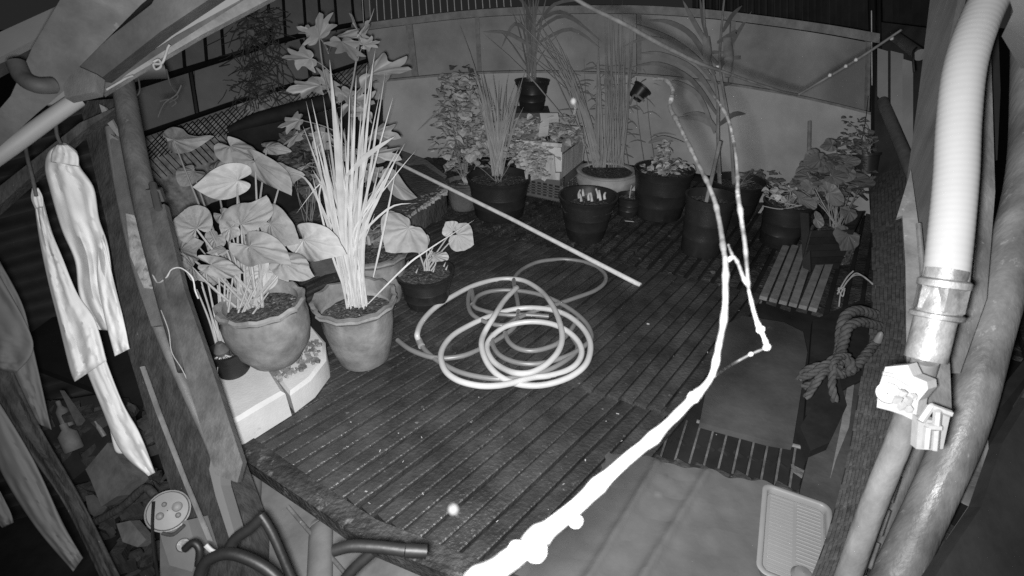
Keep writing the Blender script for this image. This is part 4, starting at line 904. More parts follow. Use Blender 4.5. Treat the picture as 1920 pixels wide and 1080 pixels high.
tag(MB().lathe([(.001, -.01), (.020, -.006), (.024, .004), (.018, .014), (.001, .018)], onz(1503, 1082, .055), seg=20, cap=False).build("round_cap", M['applc']), "round grey knob at the near edge of the tray", "knob")
# side beam along the right edge
s = MB().prism([onz(x, y, .02) for x, y in ((1500, 1010 - 90), (1530, 800), (1560, 710), (1600, 640), (1640, 640), (1610, 800), (1560, 1000), (1530, 1090), (1500, 1090))], (0, 0, -.05))
tag(s.build("side_beam", M['beam'], smooth=0), "flat grey timber running along the right edge of the deck", "beam")
MB().prism([onz(x, y, .025) for x, y in ((1568, 860), (1592, 800), (1604, 700), (1592, 702), (1578, 790), (1556, 900))], (0, 0, -.004)).build("strip", M['slat'], bpy.data.objects["side_beam"], smooth=0)
for x, y in ((1590, 908), (1623, 922), (1606, 930)): tag(MB().lathe([(.001, 0), (.006, .004), (.007, .014), (.004, .024), (.001, .028)], onz(x, y, .02), (.3, .1, 1), 8, cap=False).build("pebble", M['foam']), {1590: "white chip standing on the grey timber near the tray", 1623: "tiny pale chip right of the tall white chip", 1606: "tiny pale chip below the tall white chip"}[x], "chip")
# woven mat wall of overlapping strips, receding along the right
LB = [(1628, 340), (1634, 470), (1632, 600), (1612, 720), (1588, 860), (1548, 1010), (1500, 1130)]; RB = [(1700, 300), (1716, 470), (1718, 640), (1690, 760), (1660, 880), (1640, 1010), (1600, 1130)]
DL_ = [2.75, 2.2, 1.8, 1.5, 1.3, 1.12, 1.0]
mw_ = thing("woven_mat", "dark mat of overlapping woven strips closing the right side", "mat", P(1630, 900, 1.4))
lq, dq = crom([Vector((*a, 0)) for a in LB], DL_, 8); rq, _ = crom([Vector((*a, 0)) for a in RB], DL_, 8)
s = MB(); vs = []
for a, b, d in zip(lq, rq, dq): vs += [P(a.x, a.y, d + .05), P(b.x, b.y, d * .93 + .05), P(b.x, b.y, d * .93 + .06), P(a.x, a.y, d + .06)]
s.add(vs, [(4 * k + j, 4 * k + (j + 1) % 4, 4 * k + 4 + (j + 1) % 4, 4 * k + 4 + j) for k in range(len(lq) - 1) for j in range(4)]); s.build("backing", M['under'], mw_)
rowsn = 25
for j in range(rowsn):
    f = (j / rowsn) ** 1.0 * (len(lq) - 1.001); f2 = min(((j + 1.15) / rowsn) * (len(lq) - 1.001), len(lq) - 1.001)
    def at(f, g):
        i = int(f); t = f - i; a = lq[i].lerp(lq[i + 1], t); b = rq[i].lerp(rq[i + 1], t); d = dq[i] * (1 - t) + dq[i + 1] * t
        return P(a.x + (b.x - a.x) * g, a.y + (b.y - a.y) * g - 14 * g, d * (1 - .07 * g))
    nc = 11
    for c_ in range(nc):
        g0, g1 = (c_ + .03 + (j % 2) * .35) / (nc + .4), (c_ + .94 + (j % 2) * .35) / (nc + .4); ins = rnd.uniform(-.005, .006); f2 = min(((j + rnd.uniform(.98, 1.3)) / rowsn) * (len(lq) - 1.001), len(lq) - 1.001)
        vw = at(f, g0) - Vector((0, 0, CAM_H)); vw.normalize()
        s = MB().prism([at(f, g0) - vw * (.0 + ins), at(f, g1) - vw * (.0 + ins), at(f2, g1) - vw * (.022 + ins), at(f2, g0) - vw * (.022 + ins)], vw * .006); s.build("strip", M['woven'], mw_, smooth=0)
# dark gap under the boards between mat and conduit
# right boundary: sheets, posts, pipes at the back corner
rs = thing("side_screen", "dim panelled screen with vertical posts in the far right corner", "screen", P(1680, 330, 2.5))
slab([(1640, 40, 2.72), (1800, 60, 2.3), (1800, 480, 2.2), (1640, 420, 2.72)], .02).build("panel", M['shade'], rs)
for x, w, y0, y1, d in ((1655, 10, 90, 200, 2.62), (1682, 12, 95, 260, 2.55), (1702, 10, 110, 320, 2.45)):
    slab([(x - w, y0, d), (x + w, y0 + 6, d - .03), (x + w, y1, d - .03), (x - w, y1 - 20, d)], .015).build("board", M['panel'], rs, smooth=0)
for pts, r in (([(1634, -10, 2.74), (1640, 180, 2.74), (1640, 400, 2.74)], .018), ([(1648, 0, 2.7), (1650, 200, 2.7)], .01)):
    MB().tube([P(*p) for p in pts], r, 8, 3).build("post", M['blackm'], rs)
tag(MB().tube([P(1655, 190, 2.5), P(1700, 300, 2.1), P(1740, 400, 1.9)], .024, 12, 3).build("pipe", M['gpanel']), "dim pipe slanting down through the right corner", "pipe")
tp_ = thing("pipe", "short dim pipe end pointing out near the top of the right corner", "pipe", P(1700, 90, 2.0))
MB().tube([P(1678, 68, 2.3), P(1725, 103, 1.9)], .020, 14).build("tube", M['gpanel'], tp_); MB().tube([P(1718, 90, 1.88), P(1712, 100, 1.86), P(1714, 135, 1.86)], .004, 6, 3).build("strap", M['blackm'], tp_)
for i in range(14):
    y = 30 + i * 13; 
MB().tube([P(1634, 20, 2.70), P(1635, 160, 2.70)], .0025, 5).build("chain", M['litter'], rs)
# twine and knotted rope
twn = thing("twine", "loose white twine knotted beside the woven mat", "twine", P(1580, 550, 2.0)); dtw = 2.0
for pts in ([(1578, 548), (1588, 528), (1604, 516), (1622, 520), (1648, 546)], [(1580, 540), (1592, 524), (1606, 512), (1626, 524), (1646, 540)], [(1600, 508), (1588, 520), (1576, 540), (1570, 552)], [(1570, 545), (1582, 538), (1576, 552), (1573, 575)], [(1584, 545), (1572, 540), (1580, 556), (1584, 540)]):
    MB().tube([P(x, y, dtw) for x, y in pts], .0028, 6, 5).build("strand", M['twine'], twn, smooth=60)
rp = thing("rope", "thick three-strand rope looped and knotted over the side timber", "rope", P(1580, 680, 1.7))
def rope3(pts, r, m=M['rope'], pitch=.022):
    n0 = len(pts); w, ds = crom([P(*p) for p in pts], [0] * n0, 10); s_ = 0; prev = None
    strands = [[], [], []]
    for i, p in enumerate(w):
        t = (w[min(i + 1, len(w) - 1)] - w[max(i - 1, 0)]).normalized()
        if i: s_ += (w[i] - w[i - 1]).length
        if prev is None: prev = t.cross(Vector((0, 0, 1))).normalized()
        nn = (prev - t * prev.dot(t)).normalized(); prev = nn; bb = t.cross(nn)
        for k in range(3):
            a = 2 * math.pi * (k / 3 + s_ / (pitch * 3)); strands[k].append(p + (nn * math.cos(a) + bb * math.sin(a)) * r * .52)
    s = MB()
    for st in strands: s.tube(st, r * .56, 7)
    return s.build("strand", m, rp, smooth=70)
rope3([(1640, 590, 1.75), (1610, 582, 1.72), (1586, 592, 1.70), (1577, 620, 1.68), (1576, 650, 1.66), (1572, 672, 1.62)], .017)
rope3([(1648, 612, 1.72), (1615, 604, 1.68), (1590, 614, 1.66), (1582, 640, 1.65), (1574, 680, 1.60)], .016)
rope3([(1644, 640, 1.66), (1625, 664, 1.62), (1600, 692, 1.58), (1570, 702, 1.55), (1552, 690, 1.56), (1566, 674, 1.56), (1592, 678, 1.55), (1596, 700, 1.54)], .015)
for pts in ([(1580, 680, 1.55), (1550, 682, 1.52), (1524, 700, 1.52), (1502, 708, 1.54)], [(1575, 690, 1.54), (1545, 700, 1.5), (1526, 724, 1.5), (1512, 745, 1.52)], [(1562, 695, 1.5), (1560, 725, 1.48), (1566, 752, 1.48)], [(1590, 668, 1.56), (1572, 670, 1.53), (1562, 690, 1.5), (1580, 704, 1.5)], [(1548, 690, 1.54), (1530, 716, 1.52), (1506, 725, 1.54)], [(1540, 684, 1.53), (1512, 694, 1.54), (1498, 712, 1.55)]):
    rope3(pts, .011)
tag(MB().lathe([(.012, 0), (.012, .006), (.008, .03), (.003, .036), (.001, .037)], P(1645, 640, 1.6), (0, 0, 1), 12).build("stopper", M['applc']), "small grey pointed cap beside the rope at the mat", "cap")
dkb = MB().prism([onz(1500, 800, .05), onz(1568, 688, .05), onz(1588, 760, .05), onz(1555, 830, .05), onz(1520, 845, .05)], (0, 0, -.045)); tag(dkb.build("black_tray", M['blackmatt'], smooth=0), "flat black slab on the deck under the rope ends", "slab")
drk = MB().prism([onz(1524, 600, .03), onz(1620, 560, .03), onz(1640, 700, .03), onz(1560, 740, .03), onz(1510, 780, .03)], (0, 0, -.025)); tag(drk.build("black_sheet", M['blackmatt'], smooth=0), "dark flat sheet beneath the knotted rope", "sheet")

# ---- near right: side board, conduit, pipe, clamps, poles
gp = thing("side_board", "tall smooth grey board just left of the bright conduit", "board", P(1740, 400, 1.456))
slab([(1746, -20, 1.35), (1800, -20, 1.30), (1775, 100, 1.400), (1768, 520, 1.322), (1748, 560, 1.344), (1722, 470, 1.400), (1700, 340, 1.512), (1722, 180, 1.512)], .02).build("sheet", M['gpanel'], gp, smooth=0)
slab([(1708, 318, 1.366), (1722, 420, 1.299), (1730, 560, 1.232), (1718, 690, 1.165), (1700, 696, 1.165), (1698, 500, 1.254), (1692, 404, 1.344), (1681, 408, 1.389)], .012).build("torn_strip", M['pipe'], gp, smooth=0)
MB().tube([P(1722, 420, 1.288), P(1732, 560, 1.210), P(1722, 700, 1.142)], .006, 8, 4).build("edge_bead", M['pipe'], gp)
co = thing("conduit", "bright ribbed flexible conduit curving down the right side", "conduit", P(1790, 300, .868))
cpts = [(1920, -60), (1868, -20), (1832, 50), (1808, 130), (1797, 230), (1792, 330), (1783, 430), (1772, 530)]
cr0 = [.0285] * 8; w_, r_ = crom([P(x, y, .87 - .014 * i) for i, (x, y) in enumerate(cpts)], cr0, 34); r_ = [q * (1 + .004 * math.sin(i * 1.57)) for i, q in enumerate(r_)]
MB().tube(w_, r_, 28).build("tube", M['conduit'], co, smooth=80)
ax = (P(1772, 530, .770) - P(1742, 660, .784)).normalized()
nut0 = P(1766, 550, .770)
MB().lathe([(.030, -.026), (.033, -.024), (.033, -.015), (.029, -.012)], nut0 - ax * -.034, ax, 30).build("collar", M['metal'], co, smooth=40)
MB().lathe([(.028, -.030), (.0325, -.025), (.0325, .012), (.028, .017)], nut0, ax, 6).build("hex_nut", M['metal'], co, smooth=0)
MB().lathe([(.028, -.040), (.034, -.037), (.034, -.031), (.028, -.028)], nut0, ax, 30).build("flange", M['metal'], co, smooth=40)
MB().tube([nut0 + ax * .036, P(1735, 674, .777)], [.0262, .0270], 26).build("sleeve", M['metal'], co, smooth=50)
MB().tube([P(1735, 674, .805), P(1722, 720, .826), P(1684, 830, .868), (P(1636, 950, .924)), P(1590, 1080, .980), P(1560, 1160, 1.008)], [.0185, .0185, .0195, .0205, .021, .021], 22, 5).build("lower_pipe", M['pipe'], co, smooth=60)
cl = thing("pipe_clamp", "large white plastic clamp gripping the lower pipe", "clamp", P(1690, 740, .728))
s = slab([(1660, 688, .770), (1702, 684, .742), (1712, 705, .728), (1738, 716, .728), (1740, 730, .728), (1722, 752, .728), (1716, 790, .742), (1692, 778, .756), (1668, 770, .770), (1644, 764, .784), (1646, 730, .784)], .022); s.build("body", M['white'], cl, smooth=0)
MB().lathe([(.001, .0), (.0145, .0), (.0145, .006), (.0105, .006), (.0105, .001), (.001, .001)], P(1664, 738, .742), -ray(1664, 738).normalized() + Vector((0, 0, .350)), 20, cap=False).build("bolt_socket", M['white'], cl)
for (x, y, w) in ((1682, 750, 10.080), (1692, 738, 8.960), (1702, 752, 10.080), (1712, 744, 7.840), (1690, 762, 8.960), (1704, 768, 7.840)): MB().box(P(x, y, .716), w * .77 / 960, .006, w * 1.3 * .77 / 960, 0, .0006).build("rib", M['white'], cl)
MB().tube([P(1655, 700, .763), P(1680, 706, .756), P(1708, 722, .742), P(1736, 728, .728)], .003, 6, 4).build("lip", M['white'], cl)
cl2 = thing("pipe_clamp", "smaller hollow white clamp at the foot of the flat plate", "clamp", P(1745, 810, .728))
def pb(p, q, r=.005): return MB().tube([P(*p), P(*q)], r, 6)
slab([(1722, 784, .728), (1757, 790, .728), (1750, 844, .742), (1718, 842, .742)], .012).build("body", M['white'], cl2, smooth=0)
slab([(1757, 765, .735), (1782, 778, .735), (1768, 842, .756), (1752, 842, .756), (1760, 800, .742)], .010).build("side_wall", M['white'], cl2, smooth=0)
for p, q in (((1745, 762, .714), (1782, 776, .714)), ((1745, 762, .714), (1726, 790, .714)), ((1738, 800, .714), (1762, 802, .714)), ((1740, 800, .714), (1736, 840, .721)), ((1758, 770, .707), (1752, 842, .728))): pb(p, q).build("rib", M['white'], cl2)
slab([(1750, 640, .840), (1780, 655, .840), (1785, 780, .819), (1742, 764, .812), (1748, 700, .826)], .006).build("tmp", M['pipe'], smooth=0)
_o = bpy.data.objects["tmp"]; _o.name = "flat_plate"; tag(_o, "flat grey plate between the clamped pipe and the big pole", "plate")
tag(slab([(1800, 60, 1.148), (1858, 90, 1.148), (1866, 360, 1.120), (1850, 560, 1.092), (1800, 700, 1.064), (1760, 700, 1.064), (1790, 500, 1.092), (1812, 300, 1.120)], .02).build("rough_board", M['pipe'], smooth=0), "rough grey board standing between the conduit and the big pole", "board")
MB().tube([P(1832, 110, 1.120), P(1834, 300, 1.106), P(1822, 520, 1.092)], .004, 6, 4).build("edge_bead", M['white'], bpy.data.objects["rough_board"])
bp_ = thing("pole", "thick scuffed grey pole curving down the right edge", "pole", P(1850, 700, 1.260))
MB().tube([P(1938, -60, 1.36), P(1938, 150, 1.32), P(1930, 330, 1.27), P(1890, 500, 1.22), P(1852, 640, 1.19), P(1812, 785, 1.17), P(1750, 930, 1.17), P(1670, 1100, 1.17)], [.045, .045, .045, .045, .044, .044, .044, .044], 36, 6).build("shaft", M['pipe2'], bp_, smooth=70)
tag(MB().tube([P(1740, 700, 1.288), P(1700, 830, 1.288), P(1660, 930, 1.288), P(1590, 1100, 1.288)], .040, 16, 5).build("post", M['pipe2'], smooth=60), "grey post half hidden between the lower pipe and the big pole", "post")
for i in range(6):
    x = 1718 - i * 20; y = 770 + i * 62
    s = MB()
    for k in range(3): s.tube([P(x - 10 + k * 9, y, 1.13), P(x - 26 + k * 9, y + 48, 1.12)], .005, 6)
    s.build("tmp_slat", M['woven'], mw_); bpy.data.objects["tmp_slat"].name = "strip_bundle"
st = thing("pipe_stub", "open pipe stub sticking out below the big pole at right", "pipe", P(1820, 930, 1.330))
MB().tube([P(1868, 730, 1.60), P(1842, 840, 1.44), P(1822, 930, 1.316)], [.034, .034, .034], 26, 4).build("tube", M['pipe2'], st, smooth=70)
MB().lathe([(.001, 0), (.032, .0), (.036, .002), (.036, -.004), (.032, -.006)], P(1822, 930, 1.309), (P(1822, 930, 1.309) - P(1832, 880, 1.372)), 26, cap=False).build("end_cap", M['pipe'], st, smooth=40)
tag(slab([(1842, 806, 1.330), (1852, 812, 1.330), (1857, 905, 1.302), (1848, 920, 1.302), (1846, 860, 1.316)], .01).build("white_strip", M['gutter'], smooth=0), "thin white strip hanging right of the pipe stub", "strip")
tag(slab([(1842, 944, 1.302), (1828, 962, 1.288), (1790, 1025, 1.260), (1754, 1076, 1.246), (1748, 1072, 1.246), (1782, 1010, 1.260), (1822, 950, 1.302)], .01).build("white_strip", M['gutter'], smooth=0), "thin white strip running down below the pipe stub", "strip")
tag(slab([(1960, 700, 1.30), (1880, 830, 1.20), (1840, 950, 1.13), (1750, 1085, 1.05), (1780, 1180, 1.0), (2000, 1180, 1.05)], .03).build("dark_board", M['shade'], smooth=0), "wide dark board filling the lower right corner", "board")
tag(slab([(1960, 660, 1.400), (1880, 760, 1.344), (1840, 800, 1.344), (1870, 850, 1.344), (1960, 760, 1.400)], .03).build("black_sheet", M['blackmatt'], smooth=0), "black rumpled sheet behind the thick pole on the right edge", "sheet")
tag(MB().tube([P(1870, 850, 1.400), P(1900, 780, 1.400), P(1960, 690, 1.142)], .011, 8, 3).build("rail", M['gpanel']), "thin grey rail on the upper edge of the lower right board", "rail")
tag(slab([(1884, -30, .62), (1960, -30, .62), (1960, 130, .868), (1914, 128, .868), (1878, 68, .868), (1900, 22, .868)], .012).build("gable_panel", M['gutter'], smooth=0), "pale pointed panel corner at the top right edge", "panel")
tag(slab([(1862, 60, 1.176), (1872, 60, 1.176), (1876, 170, 1.162), (1870, 300, 1.148)], .004).build("tmp", M['under'], smooth=0), "dark slit strip on the side of the big pole", "strip"); bpy.data.objects["tmp"].name = "dark_strip"

# ---- the forked twig hanging right in front of the lens
br = thing("branch", "glaring white forked twig reaching up close to the lens", "branch", P(1300, 745, .34))
def limb(pts, nm="limb", sg=12, m=M['branch']):
    w = [P(x, y, d) for x, y, d, r in pts]; rr = [.47 * r * d / 960 for x, y, d, r in pts]; w, rr = crom(w, rr, 8)
    rr = [q * (1 + .14 * noise.noise(p * 60 * (.3 / max(.2, q * 20))) + .35 * math.exp(-(((i % 11) - 5) / 1.3) ** 2)) for i, (p, q) in enumerate(zip(w, rr))]; w = [p + Vector((noise.noise(p * 30), noise.noise(p * 30 + Vector((9, 9, 9))), 0)) * q * .25 for p, q in zip(w, rr)]
    return MB().tube(w, rr, sg).build(nm, m, br, smooth=70)
limb([(860, 1120, .15, 44), (930, 1068, .18, 38), (1010, 1010, .215, 34), (1090, 940, .24, 27), (1170, 866, .27, 21), (1240, 806, .30, 18), (1300, 746, .33, 15), (1334, 705, .35, 11), (1348, 650, .38, 11), (1358, 590, .42, 11.5), (1360, 530, .46, 11.5), (1360, 484, .5, 10)])
limb([(1360, 488, .5, 9), (1353, 440, .54, 9), (1343, 390, .58, 8.5), (1330, 350, .62, 8), (1310, 310, .68, 7.5), (1288, 265, .75, 7), (1268, 225, .82, 8), (1256, 200, .86, 8), (1262, 170, .9, 8), (1248, 150, .93, 7), (1226, 148, .96, 6)], m=M['barkdim'])
limb([(1362, 492, .5, 8), (1374, 482, .5, 6.5), (1382, 490, .49, 6), (1392, 515, .46, 7), (1404, 540, .44, 5)])
limb([(1376, 484, .5, 5), (1370, 470, .52, 4.5), (1366, 460, .54, 4)])
limb([(1404, 545, .42, 5), (1402, 520, .43, 6.5), (1398, 470, .45, 6.5), (1390, 410, .48, 8), (1384, 370, .5, 8), (1382, 320, .55, 6), (1376, 270, .6, 5), (1366, 225, .66, 6), (1350, 195, .7, 5), (1338, 180, .75, 4)], m=M['barkdim'])
limb([(1404, 545, .42, 5), (1412, 580, .40, 6), (1422, 610, .385, 8), (1432, 632, .38, 6.5), (1438, 650, .375, 8)])
limb([(1438, 652, .5, 3.2), (1408, 664, .5, 4.2), (1375, 682, .5, 4.2), (1340, 704, .36, 5)], m=M["twig"])
for x, y, d, r in ((1300, 745, .325, 15), (1080, 978, .232, 15), (1005, 1034, .20, 26), (968, 1028, .19, 17), (1426, 618, .38, 10), (1438, 651, .375, 9), (1408, 664, .49, 6)):
    q = .72 * r * d / 960; MB().lathe([(.001, -q), (q * .7, -q * .7), (q, 0), (q * .7, q * .7), (.001, q)], P(x, y, d), (1, .2, .7), 14, cap=False).build("knot", M['branch'], br, smooth=80)
tw2 = thing("twig", "thin knobbly twig crossing the wall near the top of the view", "twig", P(1490, 178, 1.2))
def limb2(pts, m=M['twig']):
    w, rr = crom([P(x, y, d) for x, y, d, r in pts], [.72 * r * d / 960 for x, y, d, r in pts], 7); return MB().tube(w, rr, 8).build("limb", m, tw2, smooth=70)
limb2([(1060, -14, .8, 4.5), (1110, 16, .85, 5.5), (1170, 45, .9, 6), (1240, 84, .95, 6), (1310, 118, 1.0, 5), (1350, 132, 1.05, 4)], M['twig'])
limb2([(1350, 132, 1.05, 3.5), (1400, 150, 1.1, 3), (1460, 170, 1.15, 3.5), (1496, 178, 1.2, 3.5)])
limb2([(1496, 178, 1.2, 3.2), (1540, 152, 1.15, 3.5), (1590, 122, 1.1, 4), (1640, 90, 1.05, 3.5), (1690, 56, 1.0, 3)], M['twig'])
for x, y in ((1556, 141), (1586, 124), (1605, 112), (1672, 72), (1115, 18), (1345, 126)):
    q = .0042; MB().lathe([(.001, -q), (q * .8, -q * .5), (q, 0), (q * .7, q * .7), (.001, q)], P(x, y, 1.08), (1, .2, .7), 8, cap=False).build("bud", M['branch'], tw2)
for x, y, r, z, lb_ in ((850, 955, .0034, .35, "pale fuzzy dust ball floating low over the front of the deck"), (1075, 190, .0024, .9, "pale dust ball in front of the tall reeds")):
    p = P(x, y, .30 if y > 500 else .42); t = thing("dust_ball", lb_, "dust ball", p)
    MB().lathe([(.001, -r), (r * .75, -r * .6), (r, 0), (r * .7, r * .7), (.001, r)], p, seg=14, cap=False).build("head", M['under'], t, smooth=80)  # dust drifting out of focus near the lens, built as a small solid ball
    stalk(t, [p, p + Vector((.002, 0, -.006)), p + Vector((.001, .004, -.012))], .0003, .0002, M['under'], "thread")

# ================================================================== LEFT SIDE
# posts
lg = thing("post", "round grey log post with a bolted plank splice at left", "post", P(330, 700, 1.15))
MB().tube([P(230, 150, 1.24), P(243, 230, 1.22), (P(262, 330, 1.2)), P(285, 430, 1.18), P(320, 560, 1.15), P(360, 690, 1.12)], [.0235, .0245, .025, .026, .027, .028], 20, 5).build("log", M['log'], lg, smooth=60)
MB().lathe([(.001, .004), (.018, .003), (.0225, .0), (.0235, -.01)], P(230, 151, 1.235), P(230, 140, 1.2) - P(232, 180, 1.24) - ray(230, 150) * .05, 20, cap=False).build("cut_end", M['concrete'], lg)
slab([(280, 392, 1.13), (308, 382, 1.13), (345, 540, 1.10), (400, 700, 1.06), (455, 868, 1.02), (445, 905, 1.0), (404, 890, 1.0), (352, 720, 1.06), (305, 520, 1.10)], .018).build("plank", M['log'], lg, smooth=0)
MB().box(P(291, 366, 1.15), .028, .02, .03, .3, .002).build("bolt_head", M['shade'], lg); MB().tube([P(286, 345, 1.15), P(297, 392, 1.12)], .008, 8).build("bolt", M['shade'], lg)
bt = thing("timber", "broad rough dark timber leaning behind the hung clothes at left", "timber", P(250, 600, 1.3))
slab([(150, 190, 1.40), (215, 185, 1.38), (240, 330, 1.34), (275, 520, 1.3), (340, 700, 1.26), (420, 860, 1.22), (470, 1000, 1.2), (470, 1100, 1.2), (380, 1100, 1.2), (300, 860, 1.26), (240, 660, 1.3), (200, 420, 1.36), (160, 250, 1.4)], .06).build("beam", M['wood'], bt, smooth=0)
MB().tube([P(205, 240, 1.33), P(226, 360, 1.30), P(258, 500, 1.26), P(300, 620, 1.22), P(352, 740, 1.19), P(400, 850, 1.17), P(428, 960, 1.16)], [.010, .012, .013, .013, .011, .010, .010], 16, 5).build("pale_tube", M['gpanel'], bt, smooth=60)
slab([(206, 262, 1.30), (221, 252, 1.30), (232, 330, 1.28), (250, 400, 1.25), (264, 470, 1.23), (286, 525, 1.21), (300, 610, 1.19), (284, 612, 1.19), (262, 545, 1.21), (240, 450, 1.24), (220, 375, 1.27)], .015).build("pale_strip", M['gpanel'], bt, smooth=0)
slab([(236, 400, 1.22), (252, 440, 1.20), (284, 520, 1.18), (270, 540, 1.18), (244, 480, 1.20)], .02).build("chipped_patch", mat("chalky_patch", 0.2, .9, .5, 30, .8, 60, .1, spots=.5, spotscale=40, spotcol=.1), bt, smooth=0)
slab([(186, 195, 1.28), (196, 200, 1.28), (218, 240, 1.27), (219, 254, 1.27), (205, 236, 1.27), (194, 222, 1.28)], .008).build("tmp", M['slat'], smooth=0)
_o = bpy.data.objects["tmp"]; _o.name = "dry_leaf"; tag(_o, "narrow dry leaf hanging between the two left posts", "leaf")
slab([(205, 250, 1.3), (222, 262, 1.3), (232, 330, 1.28), (226, 355, 1.28), (214, 330, 1.29)], .01).build("tmp", M['pipe'], smooth=0)
_o = bpy.data.objects["tmp"]; _o.name = "pale_offcut"; tag(_o, "pale split offcut wedged left of the round log post", "offcut")
tag(MB().tube([P(285, 512, 1.14), P(296, 530, 1.12), (P(312, 520, 1.1)), P(322, 505, 1.09), P(340, 503, 1.09), P(360, 520, 1.09), P(366, 545, 1.1), P(372, 560, 1.1)], .0016, 6, 6).build("wire", M['stem'], smooth=60), "thin pale wire curling around the left post", "wire")
tag(MB().tube([P(302, 582, 1.12), P(316, 620, 1.10), P(322, 660, 1.09), P(340, 690, 1.08), P(350, 710, 1.07)], .0010, 6, 5).build("string", M['dstem'], smooth=60), "thin frayed string hanging down the left post", "string")
tag(slab([(262, 688, 1.2), (270, 686, 1.2), (300, 770, 1.17), (350, 900, 1.13), (392, 1000, 1.1), (398, 1015, 1.1), (388, 1012, 1.1), (343, 904, 1.13), (292, 773, 1.17)], .003).build("pale_lath", M['pipe'], smooth=0), "thin pale lath leaning against the dark timber at lower left", "lath")
# dark backdrop sheets at left, dark ground below
dk = thing("corrugated_wall", "dark corrugated sheet wall behind the hung clothes", "wall", P(60, 500, 2.2))
for i in range(15):
    y = 200 + i * 52; s = MB(); vs = []; n = 10
    for k in range(n + 1):
        yy = y + 52 * k / n; dd_ = .018 * math.cos(k * 2 * math.pi / n); a = P(-140, yy + 40, 2.0 + dd_); b = P(232, yy - 60, 2.35 + dd_); vs += [a, b, b + Vector((-.01, .01, 0)), a + Vector((-.01, .01, 0))]
    s.add(vs, [(4 * k + j, 4 * k + (j + 1) % 4, 4 * k + 4 + (j + 1) % 4, 4 * k + 4 + j) for k in range(n) for j in range(4)]); s.build("sheet", M['shade'], dk)
# black tarpaulin roll and clutter under the left fence
tb = thing("tarpaulin", "black tarpaulin rolled and slumped beneath the left fence", "tarp", P(560, 300, 3.0))
MB().tube([P(428, 246, 3.0), P(480, 226, 3.05), P(560, 205, 3.1), P(640, 185, 3.2), P(700, 172, 3.3)], [.02, .042, .048, .045, .03], 12, 5).build("roll", M['blackmatt'], tb)
s = MB(); NXX = 14; NYY = 10; vs = []
for j in range(NYY + 1):
    for i in range(NXX + 1):
        x = 425 + 290 * i / NXX; y = 250 + 230 * j / NYY - (x - 425) * .22 * (1 - j / NYY); d = 2.95 + .25 * i / NXX - .35 * j / NYY; vs.append(P(x, y, d + .10 * noise.noise(Vector((i * .5, j * .6, 2)))))
s.add(vs, [(j * (NXX + 1) + i, (j + 1) * (NXX + 1) + i, (j + 1) * (NXX + 1) + i + 1, j * (NXX + 1) + i + 1) for j in range(NYY) for i in range(NXX)]); vs2 = [v + Vector((0, .03, -.01)) for v in vs]
s.add(vs2, [(j * (NXX + 1) + i, j * (NXX + 1) + i + 1, (j + 1) * (NXX + 1) + i + 1, (j + 1) * (NXX + 1) + i) for j in range(NYY) for i in range(NXX)]); s.build("sheet", M['blackmatt'], tb, smooth=70)
lr = thing("low_shrub", "dim scraggly shrub in the dark gap behind the spiky clump", "plant", P(560, 330, 2.7))
bush(lr, 575, 300, 50, 60, 2.5, 2.8, 60, .07, 'lobed', DL, 8, P(580, 430, 2.6)); bush(lr, 620, 350, 60, 50, 2.4, 2.7, 50, .06, 'oval', DL)
# concrete ledge behind
ce = MB().prism([onz(x, y, .16) for x, y in ((700, 322), (760, 285), (838, 338), (834, 352), (770, 400), (690, 446), (560, 470), (540, 400))], (0, 0, -.16)); ce.build("concrete_ledge", M['concrete'], kind='structure')
s = MB()
for _ in range(420):
    f = rnd.random(); p = onz(838 - 146 * f + rnd.uniform(-3, 3), 346 + 94 * f + rnd.uniform(-4, 14), .15); s.box(p, rnd.uniform(.008, .03), rnd.uniform(.008, .02), rnd.uniform(.006, .02), rnd.uniform(0, 3), .003)
s.build("rubble_edge", M['terra2'], kind="stuff")
tag(slab([(735, 288, 3.5), (745, 280, 3.5), (800, 300, 3.55), (838, 330, 3.4), (832, 340, 3.4), (776, 318, 3.45)], .02).build("flat_stone", M['concrete'], smooth=0), "flat stone slab lying on the ledge behind the pole end", "stone")
# dead climber on the left fence
dc = thing("dead_climber", "dense dry twiggy climber hanging on the left fence", "plant", P(480, 150, 3.1)); s = MB(); s2 = MB()
for _ in range(260):
    x = 485 + rnd.gauss(0, 26); y = rnd.uniform(10, 190); x = min(max(x, 425), 548); L_ = rnd.uniform(12, 45); a = rnd.uniform(-1.4, 1.4); d = rnd.uniform(3.0, 3.4)
    s.tube([P(x, y, d), P(x + math.sin(a) * L_ * .5 + rnd.uniform(-3, 3), y + math.cos(a) * L_ * .5, d), P(x + math.sin(a) * L_, y + math.cos(a) * L_, d + .03)], .0022, 4)
s.build("twigs", M['log'], dc, kind="stuff")
for _ in range(4): pass
bush(dc, 486, 60, 40, 44, 3.1, 3.4, 50, .06, 'oval', OB); bush(dc, 478, 150, 44, 34, 3.1, 3.4, 40, .05, 'oval', OB)
